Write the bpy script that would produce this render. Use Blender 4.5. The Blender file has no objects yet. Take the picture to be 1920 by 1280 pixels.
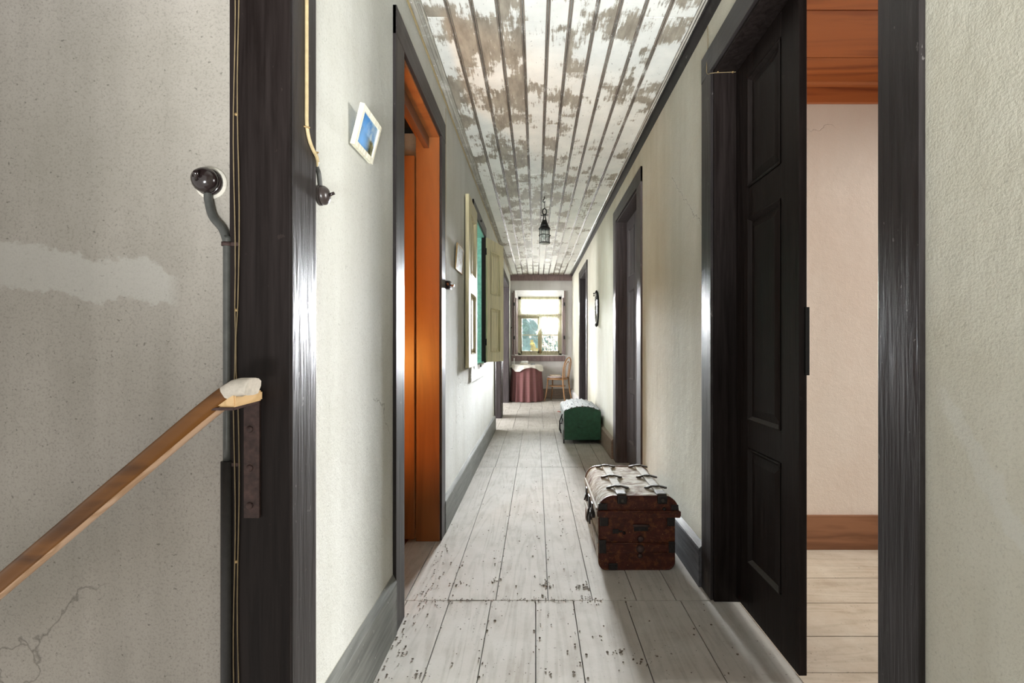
import bpy, bmesh, math, random
from mathutils import Vector, Matrix
R = random.Random(7)
SC = bpy.context.scene
COL = SC.collection
PI = math.pi
H = 1.08            # camera height
def zc(y): return 2.55 + .0075*(y-2)      # the old ceiling climbs a little towards the window

# ------------------------------------------------------------------ materials
class G:
    def __init__(s, name):
        s.m = bpy.data.materials.new(name); s.m.use_nodes = True
        s.t = s.m.node_tree; s.b = s.t.nodes['Principled BSDF']; s.out = s.t.nodes['Material Output']
        s.co = s.t.nodes.new('ShaderNodeTexCoord').outputs['Object']
    def new(s, kind): return s.t.nodes.new(kind)
    def put(s, sock, v):
        if isinstance(v, bpy.types.NodeSocket): s.t.links.new(v, sock)
        elif isinstance(v, (tuple, list)) and len(v) == 3 and sock.type == 'RGBA': sock.default_value = (*v, 1)
        else: sock.default_value = v
    def mapped(s, sc=(1,1,1), loc=(0,0,0)):
        n = s.new('ShaderNodeMapping'); s.put(n.inputs['Vector'], s.co)
        n.inputs['Scale'].default_value = sc; n.inputs['Location'].default_value = loc
        return n.outputs[0]
    def noise(s, scale, detail=4, rough=.55, sc=(1,1,1), loc=(0,0,0), dist=0):
        n = s.new('ShaderNodeTexNoise'); s.put(n.inputs['Vector'], s.mapped(sc, loc))
        n.inputs['Scale'].default_value = scale; n.inputs['Detail'].default_value = detail
        n.inputs['Roughness'].default_value = rough; n.inputs['Distortion'].default_value = dist
        return n.outputs[0]
    def voro(s, scale, feature='DISTANCE_TO_EDGE', sc=(1,1,1), vec=None):
        n = s.new('ShaderNodeTexVoronoi'); n.feature = feature
        s.put(n.inputs['Vector'], vec if vec is not None else s.mapped(sc)); n.inputs['Scale'].default_value = scale
        return n.outputs['Distance']
    def ramp(s, f, stops, interp='LINEAR'):
        n = s.new('ShaderNodeValToRGB'); e = n.color_ramp.elements; n.color_ramp.interpolation = interp
        while len(e) < len(stops): e.new(.5)
        for k, (p, c) in enumerate(stops):
            e[k].position = p
            if not isinstance(c, (tuple, list)): c = (c, c, c)
            e[k].color = (*c, 1)
        s.put(n.inputs[0], f); return n.outputs[0]
    def mix(s, f, a, b, mode='MIX'):
        n = s.new('ShaderNodeMix'); n.data_type = 'RGBA'; n.blend_type = mode
        s.put(n.inputs[0], f); s.put(n.inputs[6], a); s.put(n.inputs[7], b); return n.outputs[2]
    def math(s, op, a, b=0., c=0.):
        n = s.new('ShaderNodeMath'); n.operation = op
        for i, v in enumerate((a, b, c)): s.put(n.inputs[i], v)
        return n.outputs[0]
    def xyz(s):
        n = s.new('ShaderNodeSeparateXYZ'); s.put(n.inputs[0], s.co); return n.outputs
    def rnd(s):
        n = s.new('ShaderNodeAttribute'); n.attribute_name = 'rnd'; return n.outputs['Fac']
    def nz(s):
        g = s.new('ShaderNodeNewGeometry'); n = s.new('ShaderNodeSeparateXYZ'); s.put(n.inputs[0], g.outputs['True Normal']); return n.outputs[2]
    def bump(s, h, strength=.3, dist=.01):
        n = s.new('ShaderNodeBump'); s.put(n.inputs['Height'], h); n.inputs['Strength'].default_value = strength
        n.inputs['Distance'].default_value = dist; s.put(s.b.inputs['Normal'], n.outputs[0])
    def fin(s, color=None, rough=None, metal=None, spec=None):
        if color is not None: s.put(s.b.inputs['Base Color'], color)
        if rough is not None: s.put(s.b.inputs['Roughness'], rough)
        if metal is not None: s.put(s.b.inputs['Metallic'], metal)
        if spec is not None: s.b.inputs['Specular IOR Level'].default_value = spec
        return s.m

def plaster(name, base, stain, amount=.5, bump=.25, speck=.4, streak=.3, patch=None, lump=.0):
    g = G(name)
    a = g.ramp(g.noise(1.3, 7, .62, loc=(R.random()*9, 3, 1)), [(.36, 0), (.68, 1)])
    c = g.mix(g.math('MULTIPLY', a, amount), base, stain)
    st = g.ramp(g.noise(3.2, 6, .6, sc=(2.2, 2.2, .28)), [(.42, 0), (.72, 1)])
    c = g.mix(g.math('MULTIPLY', st, streak), c, tuple(v*.72 for v in stain))
    fine = g.noise(190, 3, .7)
    c = g.mix(g.math('MULTIPLY', g.ramp(fine, [(.5, 0), (.72, 1)]), speck*.7), c, tuple(v*.42 for v in stain))
    c = g.mix(g.math('MULTIPLY', g.ramp(g.noise(125, 2, .5), [(.68, 0), (.75, 1)]), speck), c, tuple(v*.3 for v in stain))
    # a few hairline cracks
    wob = g.new('ShaderNodeVectorMath'); wob.operation = 'ADD'
    nn = g.new('ShaderNodeTexNoise'); g.put(nn.inputs['Vector'], g.co); nn.inputs['Scale'].default_value = 3.5; nn.inputs['Detail'].default_value = 6
    sc_ = g.new('ShaderNodeVectorMath'); sc_.operation = 'SCALE'; g.put(sc_.inputs[0], nn.outputs['Color']); sc_.inputs['Scale'].default_value = .55
    g.put(wob.inputs[0], g.co); g.put(wob.inputs[1], sc_.outputs[0])
    cr = g.ramp(g.voro(.95, vec=wob.outputs[0]), [(.0, 1), (.0022, 0)])
    gate = g.ramp(g.noise(1.1, 2, .5, loc=(5, 2, 7)), [(.60, 0), (.64, 1)])
    crk = g.math('MULTIPLY', cr, gate)
    c = g.mix(g.math('MULTIPLY', crk, .55), c, tuple(v*.35 for v in stain))
    if patch: c = patch(g, c)
    h = g.math('ADD', g.math('MULTIPLY', fine, .35), g.math('MULTIPLY', g.noise(14, 5, .6), .9))
    if lump: h = g.math('ADD', h, g.math('MULTIPLY', g.noise(5, 4, .55, sc=(1, 1, .45)), lump))
    h = g.math('SUBTRACT', h, g.math('MULTIPLY', crk, 1.2))
    g.bump(h, bump, .012)
    return g.fin(c, .9, spec=.25)

def stain_patch(g, c):      # a pale mended smear on the stair wall
    x, y, z = g.xyz()
    n = g.noise(6, 6, .65, sc=(1, 1, 1.2)); n2 = g.noise(40, 4, .7)
    zz = g.math('ADD', z, g.math('ADD', g.math('MULTIPLY', g.math('SUBTRACT', n, .5), .13), g.math('MULTIPLY', g.math('SUBTRACT', n2, .5), .03)))
    zz = g.math('SUBTRACT', zz, g.math('MULTIPLY', g.math('ADD', x, .95), -.12))
    d = g.math('ABSOLUTE', g.math('SUBTRACT', zz, 1.232))
    m = g.ramp(d, [(.034, 1), (.040, 0)])
    m = g.math('MULTIPLY', m, g.ramp(g.math('ADD', x, 1.76), [(.955, 1), (.985, 0)]))
    return g.mix(g.math('MULTIPLY', m, .5), c, (.47, .46, .43))

def smear_patch(g, c):      # a pale diagonal repair on the near right wall
    x, y, z = g.xyz()
    n = g.noise(7, 6, .62); n2 = g.noise(45, 3, .7)
    line = g.math('ADD', z, g.math('MULTIPLY', g.math('SUBTRACT', y, .85), -1.25))
    line = g.math('ADD', line, g.math('ADD', g.math('MULTIPLY', g.math('SUBTRACT', n, .5), .16), g.math('MULTIPLY', g.math('SUBTRACT', n2, .5), .03)))
    m = g.ramp(g.math('ABSOLUTE', g.math('SUBTRACT', line, .935)), [(.022, 1), (.032, 0)])
    m = g.math('MULTIPLY', m, g.ramp(y, [(.86, 1), (.9, 0)]))
    c = g.mix(g.math('MULTIPLY', m, .5), c, (.62, .62, .57))
    cl = g.math('SUBTRACT', z, g.math('ADD', 1.64, g.math('MULTIPLY', g.math('SUBTRACT', y, 2.155), .82)))
    cl = g.math('ADD', cl, g.math('ADD', g.math('MULTIPLY', g.math('SUBTRACT', g.noise(9, 6, .65), .5), .16), g.math('MULTIPLY', g.math('SUBTRACT', n2, .5), .02)))
    ca = g.math('ABSOLUTE', cl)
    gy = g.math('MULTIPLY', g.math('GREATER_THAN', y, 2.1), g.math('LESS_THAN', y, 2.62))
    c = g.mix(g.math('MULTIPLY', g.math('MULTIPLY', g.ramp(ca, [(.012, 1), (.022, 0)]), gy), .45), c, (.60, .59, .52))
    return g.mix(g.math('MULTIPLY', g.math('MULTIPLY', g.ramp(ca, [(.0012, 1), (.0025, 0)]), gy), .75), c, (.16, .14, .11))

def painted_wood(name, base, worn, dusty=(.3, .29, .27), rough=.38, grain=(1, 1, .05), gscale=60, wear=.35, dust=.15, spec=.5, bump=.25):
    g = G(name)
    gr = g.noise(gscale, 5, .6, sc=grain, dist=.4)
    c = g.mix(g.ramp(gr, [(.35, 0), (.7, 1)]), base, tuple(min(1, v*1.9+.004) for v in base))
    wr = g.math('MULTIPLY', g.ramp(g.noise(9, 6, .7, sc=(1, 1, .4)), [(.55, 0), (.75, 1)]), wear)
    c = g.mix(wr, c, worn)
    chip = g.ramp(g.noise(46, 3, .6, sc=(1, 1, .6)), [(.705, 0), (.72, 1)])
    c = g.mix(g.math('MULTIPLY', chip, wear), c, tuple(min(1, v*2.2) for v in worn))
    ds = g.math('MULTIPLY', g.math('MULTIPLY', g.ramp(g.nz(), [(.55, 0), (.9, 1)]), 1.0), dust)
    c = g.mix(ds, c, dusty)
    ro = g.math('ADD', g.math('MULTIPLY', gr, .25), rough-.1)
    g.bump(gr, bump, .004)
    return g.fin(c, ro, spec=spec)

def flat(name, col, rough=.6, metal=0, var=.25, scale=30, spec=.5):
    g = G(name)
    n = g.noise(scale, 4, .6)
    c = g.mix(g.ramp(n, [(.3, 0), (.75, 1)]), tuple(v*(1-var) for v in col), tuple(min(1, v*(1+var)) for v in col))
    g.bump(n, .08, .003)
    return g.fin(c, rough, metal, spec)

def raw_wood(name, a, b, axis='x', rough=.5, scale=9, knots=True, spec=.4):
    g = G(name)
    sc = {'x': (.10, 1, 1), 'y': (1, .10, 1), 'z': (1, 1, .10)}[axis]
    r = g.rnd()
    off = g.new('ShaderNodeCombineXYZ'); g.put(off.inputs[0], g.math('MULTIPLY', r, 7.3)); g.put(off.inputs[1], g.math('MULTIPLY', r, 3.1)); g.put(off.inputs[2], g.math('MULTIPLY', r, 5.7))
    va = g.new('ShaderNodeVectorMath'); va.operation = 'ADD'; g.put(va.inputs[0], g.mapped(sc)); g.put(va.inputs[1], off.outputs[0])
    n1 = g.new('ShaderNodeTexNoise'); g.put(n1.inputs['Vector'], va.outputs[0]); n1.inputs['Scale'].default_value = scale; n1.inputs['Detail'].default_value = 7; n1.inputs['Distortion'].default_value = .5
    w = g.math('FRACT', g.math('MULTIPLY', n1.outputs[0], 3.5))
    w = g.math('ABSOLUTE', g.math('SUBTRACT', w, .5))
    c = g.mix(g.ramp(w, [(.02, 1), (.35, 0)]), a, b)
    c = g.mix(g.math('MULTIPLY', g.ramp(n1.outputs[0], [(.4, 0), (.7, 1)]), .5), c, b)
    c = g.mix(g.math('MULTIPLY', r, .25), c, tuple(v*.7 for v in a))
    if knots:
        k = g.ramp(g.voro(3.1, 'F1', sc=tuple(.55 if q < 1 else 1.3 for q in sc)), [(.02, 1), (.11, 0)])
        c = g.mix(g.math('MULTIPLY', k, .7), c, tuple(v*.35 for v in b))
    g.bump(n1.outputs[0], .15, .004)
    return g.fin(c, rough, spec=spec)

def floor_mat(name, a, b, grainaxis='y', dustcol=(.55, .54, .51), dusty=.55):
    g = G(name)
    sc = (1, .09, 1) if grainaxis == 'y' else (.09, 1, 1)
    r = g.rnd()
    va = g.new('ShaderNodeVectorMath'); va.operation = 'ADD'
    off = g.new('ShaderNodeCombineXYZ'); g.put(off.inputs[0], g.math('MULTIPLY', r, 6.1)); g.put(off.inputs[1], g.math('MULTIPLY', r, 4.7))
    g.put(va.inputs[0], g.mapped(sc)); g.put(va.inputs[1], off.outputs[0])
    n1 = g.new('ShaderNodeTexNoise'); g.put(n1.inputs['Vector'], va.outputs[0]); n1.inputs['Scale'].default_value = 8; n1.inputs['Detail'].default_value = 6; n1.inputs['Distortion'].default_value = .6
    w = g.math('ABSOLUTE', g.math('SUBTRACT', g.math('FRACT', g.math('MULTIPLY', n1.outputs[0], 9.0)), .5))
    c = g.mix(g.ramp(w, [(.0, 1), (.3, 0)]), a, b)
    c = g.mix(g.math('MULTIPLY', r, .3), c, tuple(v*.72 for v in a))
    d = g.ramp(g.noise(5.5, 8, .68), [(.33, 0), (.66, 1)])
    c = g.mix(g.math('MULTIPLY', d, dusty), c, dustcol)
    sp = g.ramp(g.noise(95, 3, .6), [(.645, 0), (.70, 1)])
    gate = g.ramp(g.noise(4, 4, .6, loc=(3, 1, 0)), [(.42, .1), (.62, 1)])
    c = g.mix(g.math('MULTIPLY', g.math('MULTIPLY', sp, gate), .75), c, (.06, .052, .04))
    sc2 = g.ramp(g.noise(26, 4, .7, sc=(1, .6, 1)), [(.66, 0), (.72, 1)])
    c = g.mix(g.math('MULTIPLY', sc2, .3), c, (.2, .18, .14))
    g.bump(g.math('ADD', n1.outputs[0], g.math('MULTIPLY', g.noise(60, 3, .6), .25)), .18, .006)
    return g.fin(c, .95, spec=.04)

def ceiling_mat():
    g = G('patchy_white_ceiling')
    r = g.rnd()
    va = g.new('ShaderNodeVectorMath'); va.operation = 'ADD'
    off = g.new('ShaderNodeCombineXYZ'); g.put(off.inputs[0], g.math('MULTIPLY', r, 1.3)); g.put(off.inputs[1], g.math('MULTIPLY', r, .5))
    g.put(va.inputs[0], g.mapped((2.2, 1.5, 1))); g.put(va.inputs[1], off.outputs[0])
    n1 = g.new('ShaderNodeTexNoise'); g.put(n1.inputs['Vector'], va.outputs[0]); n1.inputs['Scale'].default_value = 2.4; n1.inputs['Detail'].default_value = 6; n1.inputs['Roughness'].default_value = .6
    br = g.noise(75, 4, .7, sc=(1, .1, 1)); br2 = g.noise(14, 5, .6, sc=(.45, 1, 1))
    bands = g.noise(2.6, 3, .5, sc=(.1, 1, 1))
    f = g.math('ADD', n1.outputs[0], g.math('MULTIPLY', g.math('SUBTRACT', br, .5), .42))
    f = g.math('ADD', f, g.math('MULTIPLY', g.math('SUBTRACT', br2, .5), .2))
    f = g.math('ADD', f, g.math('MULTIPLY', g.math('SUBTRACT', bands, .5), .42))
    f = g.math('ADD', f, g.math('MULTIPLY', g.math('SUBTRACT', r, .5), .20))
    x, y, z = g.xyz()
    rim = g.math('GREATER_THAN', g.math('ABSOLUTE', g.math('SUBTRACT', x, .1)), .49)   # outermost boards carry more white
    f = g.math('ADD', f, g.math('MULTIPLY', rim, .07))
    m = g.ramp(f, [(.44, 0), (.50, 1)])
    br3 = g.noise(30, 4, .6, sc=(1, .25, 1))
    under = g.mix(g.ramp(br3, [(.35, 0), (.7, 1)]), (.23, .205, .165), (.40, .365, .30))
    white = g.mix(g.ramp(g.noise(6, 5, .6), [(.3, 0), (.7, 1)]), (.70, .72, .69), (.86, .87, .83))
    c = g.mix(m, under, white)  # white patches mixed over the grey brown boards
    sp = g.ramp(g.noise(120, 3, .6, sc=(1, .4, 1)), [(.68, 0), (.72, 1)])
    c = g.mix(g.math('MULTIPLY', sp, .7), c, (.06, .05, .04))
    g.bump(g.math('ADD', g.math('MULTIPLY', m, .5), g.math('MULTIPLY', br, .3)), .3, .004)
    return g.fin(c, .42, spec=.45)

def trunk_metal(name, dusty):
    g = G(name)
    n = g.noise(22, 6, .65); big = g.noise(7, 5, .6)
    c = g.mix(g.ramp(n, [(.35, 0), (.7, 1)]), (.040, .008, .005), (.082, .019, .010))
    c = g.mix(g.ramp(g.noise(38, 5, .7), [(.50, 0), (.68, .8)]), c, (.17, .06, .018))
    c = g.mix(g.ramp(g.noise(17, 6, .7, loc=(2, 3, 1)), [(.58, 0), (.74, .75)]), c, (.022, .012, .010))
    c = g.mix(g.ramp(g.noise(130, 2, .6), [(.69, 0), (.73, .8)]), c, (.45, .26, .12))
    if dusty:
        d = g.ramp(g.math('ADD', big, g.math('MULTIPLY', g.math('SUBTRACT', g.noise(60, 4, .7), .5), .3)), [(.30, 0), (.46, 1)])
        wr = g.noise(26, 5, .65, sc=(.5, 1.7, 1))
        pale = g.mix(g.ramp(wr, [(.4, 0), (.62, 1)]), (.22, .18, .135), (.52, .50, .44))
        c = g.mix(d, c, pale)
    g.bump(g.noise(40, 5, .6, sc=(.7, 1.4, 1)), .35, .006)
    return g.fin(c, .9 if dusty else .5, spec=.05 if dusty else .3)

def glass_mat(name, tint=(1, 1, 1), grime=.06):
    g = G(name)
    tr = g.new('ShaderNodeBsdfTransparent'); tr.inputs[0].default_value = (*tint, 1)
    gl = g.new('ShaderNodeBsdfGlossy'); gl.inputs['Roughness'].default_value = .03
    fr = g.new('ShaderNodeFresnel'); fr.inputs[0].default_value = 1.35
    df = g.new('ShaderNodeBsdfDiffuse'); df.inputs[0].default_value = (.7, .72, .7, 1)
    m1 = g.new('ShaderNodeMixShader'); g.put(m1.inputs[0], g.math('MULTIPLY', g.ramp(g.noise(9, 5, .7), [(.35, .2), (.7, 1)]), grime)); g.put(m1.inputs[1], tr.outputs[0]); g.put(m1.inputs[2], df.outputs[0])
    m2 = g.new('ShaderNodeMixShader'); g.put(m2.inputs[0], g.math('MULTIPLY', fr.outputs[0], .7)); g.put(m2.inputs[1], m1.outputs[0]); g.put(m2.inputs[2], gl.outputs[0])
    g.t.links.new(m2.outputs[0], g.out.inputs[0]); return g.m

def lace_mat(name):
    g = G(name)
    tr = g.new('ShaderNodeBsdfTransparent'); df = g.new('ShaderNodeBsdfDiffuse'); df.inputs[0].default_value = (.85, .86, .82, 1)
    tl = g.new('ShaderNodeBsdfTranslucent'); tl.inputs[0].default_value = (.85, .86, .82, 1)
    a = g.new('ShaderNodeAddShader'); g.put(a.inputs[0], df.outputs[0]); g.put(a.inputs[1], tl.outputs[0])
    m = g.new('ShaderNodeMixShader')
    g.put(m.inputs[0], g.ramp(g.noise(55, 3, .6, sc=(1, 1, .12)), [(.35, .12), (.7, .42)]))
    g.put(m.inputs[1], tr.outputs[0]); g.put(m.inputs[2], a.outputs[0])
    g.t.links.new(m.outputs[0], g.out.inputs[0]); return g.m

def check_cloth():
    g = G('red_check_cloth')
    x, y, z = g.xyz()
    ang = g.math('ARCTAN2', y, x)
    u = g.math('ABSOLUTE', g.math('SUBTRACT', g.math('FRACT', g.math('MULTIPLY', ang, 16)), .5))
    v = g.math('ABSOLUTE', g.math('SUBTRACT', g.math('FRACT', g.math('MULTIPLY', z, 38)), .5))
    gu = g.ramp(u, [(.16, 0), (.2, 1)]); gv = g.ramp(v, [(.16, 0), (.2, 1)])
    c = g.mix(g.math('MULTIPLY', g.math('ADD', gu, gv), .5), (.155, .042, .05), (.21, .12, .115))
    return g.fin(c, .9, spec=.1)

def picture_mat(name, kind):
    g = G(name)
    x, y, z = g.xyz()      # local to the picture: y runs along, z up
    if kind == 'bridge':
        sky = g.mix(g.ramp(g.noise(16, 5, .6), [(.42, 0), (.62, 1)]), (.03, .19, .48), (.48, .58, .60))
        land = g.mix(g.ramp(g.noise(48, 4, .7), [(.4, 0), (.62, 1)]), (.02, .03, .015), (.22, .19, .07))
        ridge = g.math('ADD', g.math('ADD', z, g.math('MULTIPLY', g.math('SUBTRACT', g.noise(22, 5, .7), .5), .06)), g.math('MULTIPLY', y, .05))
        c = g.mix(g.ramp(ridge, [(.060, 1), (.066, 0)]), sky, land)
        dx = g.math('SUBTRACT', y, .045); dz = g.math('SUBTRACT', z, .018)
        rr = g.math('ADD', g.math('MULTIPLY', dx, dx), g.math('MULTIPLY', g.math('MULTIPLY', dz, dz), .5))
        c = g.mix(g.ramp(rr, [(.00042, 1), (.0005, 0)]), c, (.16, .40, .78))
    else:
        c = g.mix(g.ramp(g.noise(20, 5, .7), [(.45, 0), (.6, 1)]), (.33, .37, .36), (.17, .10, .05))
    return g.fin(c, .35)

M = {}
M['wall_left'] = plaster('plaster_left', (.64, .65, .615), (.48, .475, .40), .5, speck=.35, streak=.25)
M['wall_stair'] = plaster('plaster_stair', (.42, .39, .355), (.29, .27, .23), .8, speck=.6, streak=.4, patch=stain_patch)
M['wall_right'] = plaster('plaster_right', (.62, .61, .535), (.50, .47, .36), .6, bump=.3, speck=.35, streak=.3, patch=smear_patch, lump=1.6)
M['wall_end'] = plaster('plaster_end', (.66, .65, .65), (.52, .50, .49), .4)
M['wall_room'] = plaster('plaster_pink', (.74, .66, .58), (.68, .56, .47), .6, speck=.1, streak=.1)
M['wall_orange'] = plaster('plaster_lamp_room', (.75, .6, .4), (.6, .45, .3), .5)
M['ceiling'] = ceiling_mat()
M['bead'] = painted_wood('bead_paint', (.10, .085, .07), (.62, .62, .58), rough=.9, grain=(1, .06, 1), wear=.8, dust=0, spec=.15)
M['moulding'] = painted_wood('moulding_paint', (.26, .25, .22), (.72, .72, .68), rough=.9, grain=(1, .06, 1), wear=.9, dust=0, spec=.05)
M['dark'] = painted_wood('dark_brown_paint', (.008, .0055, .005), (.03, .022, .019), rough=.46, wear=.2, dust=.3, spec=.12, bump=.3)
M['dark_casing'] = painted_wood('dark_casing_paint', (.016, .0135, .0135), (.085, .078, .075), rough=.38, wear=.5, dust=.4, spec=.26, bump=.5)
M['dark_h'] = painted_wood('dark_casing_paint_lengthwise', (.016, .0135, .0135), (.085, .078, .075), rough=.38, grain=(1, .05, 1), wear=.5, dust=.4, spec=.26, bump=.5)
M['far_slate'] = painted_wood('slate_brown_far', (.050, .043, .046), (.13, .12, .115), rough=.48, wear=.4, dust=.4, spec=.25, bump=.4)  # paler tone than the near casings, used on the farther doors
M['mauve'] = painted_wood('mauve_brown_paint', (.15, .105, .105), (.4, .36, .34), rough=.45, wear=.5, dust=.6)
M['grey_skirt'] = painted_wood('grey_skirting_paint', (.115, .118, .108), (.27, .27, .25), dusty=(.46, .44, .37), rough=.5, grain=(1, .06, 1), wear=.6, dust=.9, bump=.4, spec=.15)
M['dark_skirt'] = painted_wood('dark_skirting_paint', (.055, .055, .060), (.17, .17, .165), dusty=(.20, .18, .14), rough=.6, grain=(1, .06, 1), wear=.75, dust=.9, bump=.5, spec=.15)
M['brown_skirt'] = painted_wood('brown_skirting_paint', (.16, .125, .10), (.34, .29, .24), dusty=(.4, .36, .3), rough=.6, grain=(.06, 1, 1), wear=.6, dust=.8)
M['cream'] = painted_wood('cream_shutter_paint', (.41, .37, .23), (.52, .48, .34), dusty=(.6, .56, .45), rough=.45, wear=.3, dust=.2)
M['teal'] = flat('teal_paint', (.22, .48, .40), .5)
M['olive'] = painted_wood('olive_window_paint', (.30, .285, .19), (.5, .47, .36), rough=.5, wear=.45, dust=.4)
M['white_paint'] = flat('white_reveal_paint', (.60, .59, .58), .7, var=.12, scale=12)
M['apron'] = painted_wood('whitewashed_board', (.55, .55, .53), (.42, .41, .39), rough=.6, grain=(1, .07, 1), wear=.6, dust=.2)
M['orange_wood'] = raw_wood('varnished_orange_wood', (.27, .095, .026), (.20, .066, .018), 'z', .38, 6, False)
M['orange_dark'] = raw_wood('varnished_brown_wood', (.16, .065, .03), (.10, .04, .018), 'y', .38, 6, False)
M['pine_ceiling'] = raw_wood('pine_boards', (.50, .155, .045), (.24, .062, .022), 'x', .38, 7)
M['pine_skirt'] = raw_wood('pine_skirting', (.30, .135, .065), (.17, .07, .03), 'x', .5, 8)
M['floor'] = floor_mat('dusty_plank_floor', (.45, .425, .385), (.36, .335, .295))
M['room_floor'] = floor_mat('room_plank_floor', (.50, .42, .33), (.40, .33, .25), 'x', (.66, .61, .52), .5)
M['gap'] = flat('dark_gap', (.03, .026, .022), .9)
M['rail'] = raw_wood('varnished_rail_wood', (.19, .075, .015), (.10, .038, .008), 'x', .34, 10, False, .28)
M['rail_pale'] = raw_wood('pale_rail_wood', (.60, .40, .27), (.42, .25, .14), 'x', .4, 14, False)  # paler wood for the rail's underside facets
M['raw_block'] = raw_wood('raw_block_wood', (.72, .50, .27), (.58, .38, .18), 'y', .7, 20, False)
M['dust_wood'] = flat('dusty_wood', (.55, .50, .43), .9, var=.15, scale=90)
M['rust'] = flat('rusty_iron', (.055, .030, .026), .7, .2, .5, 60)
M['bakelite'] = flat('brown_bakelite', (.016, .010, .010), .16, 0, .2, 20, .7)
M['bakelite_light'] = flat('dusty_bakelite', (.035, .026, .024), .3, 0, .2, 20, .6)
M['conduit'] = flat('grey_conduit', (.075, .077, .072), .42, .3, .2, 40)
M['conduit_dark'] = flat('tarred_conduit', (.016, .014, .013), .5, 0, .4, 60)
M['wire'] = flat('cloth_wire', (.20, .15, .08), .7)
M['cable'] = flat('cream_cable', (.42, .33, .18), .5, 0, .15, 60)
M['ring_plaster'] = flat('plaster_ring', (.6, .57, .5), .9)
M['iron'] = flat('black_iron', (.012, .012, .012), .45, .5)
M['tin'] = flat('black_corner_tin', (.020, .016, .015), .5, .4, .6, 70)
M['trunk'] = trunk_metal('rusty_red_tin', False)
M['trunk_top'] = trunk_metal('dusty_red_tin', True)
M['slat'] = flat('dusty_slat', (.46, .45, .42), .9, var=.2, scale=40, spec=.05)
M['clasp'] = flat('tarnished_clasp', (.045, .037, .03), .75, 0, .4, 50)
M['green'] = flat('green_paint', (.018, .085, .045), .5, 0, .3, 25)
M['chest_dust'] = flat('dust_on_chest', (.24, .245, .235), .95, var=.3, scale=14, spec=.03)
M['bent'] = flat('bentwood_varnish', (.30, .155, .065), .4, 0, .3, 30)
M['cushion'] = flat('mauve_cushion', (.36, .29, .28), .95)
M['book'] = flat('tan_book_cover', (.50, .36, .24), .7)
M['page'] = flat('book_pages', (.7, .66, .56), .9)
M['white_cloth'] = flat('white_table_linen', (.66, .645, .60), .95, var=.12, scale=60, spec=.05)
M['check'] = check_cloth()
M['frame_white'] = painted_wood('cream_frame_paint', (.62, .57, .44), (.48, .42, .28), rough=.6, wear=.3, dust=0)
M['gilt'] = flat('thin_gilt', (.35, .24, .11), .45, .4)
M['pic1'] = picture_mat('bridge_print', 'bridge')
M['pic2'] = picture_mat('faded_print', 'fade')
M['silver'] = flat('tarnished_silver', (.30, .30, .28), .3, .9, .6, 60)
g_ = G('mirror_glass'); M['mirror'] = g_.fin((.8, .82, .82), .04, 1.0)
M['pane'] = glass_mat('old_pane')
M['lantern_glass'] = glass_mat('lantern_glass', (.97, 1.0, .99), .5)
M['lace'] = lace_mat('lace')
M['box'] = flat('pale_box', (.72, .74, .74), .8)
M['slate'] = flat('slate_blue', (.18, .2, .25), .6)
M['debris'] = flat('floor_debris', (.11, .085, .06), .95, 0, .6, 300)
M['hill'] = flat('wooded_hill', (.20, .36, .36), .95, 0, .45, .6)  # distance haze put into the hill's base colour
M['hill_far'] = flat('hazy_hill', (.52, .56, .54), .95, 0, .15, .05)  # paler again, haze carried in the colour
M['field'] = flat('hazy_field', (.62, .62, .58), .95, 0, .3, .2)  # pale tone is haze put into the ground colour
M['twig'] = flat('bare_twig', (.36, .27, .22), .9)  # twig brown paled, haze worked into the colour
M['dryleaf'] = flat('dry_leaf', (.50, .36, .26), .9, 0, .5, 8)  # leaf brown lightened in its colour to suggest haze
M['tree_dark'] = flat('blue_green_foliage', (.16, .31, .29), .9, 0, .5, 2)
M['tree_yellow'] = flat('yellow_foliage', (.50, .44, .16), .9, 0, .4, 2)

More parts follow.
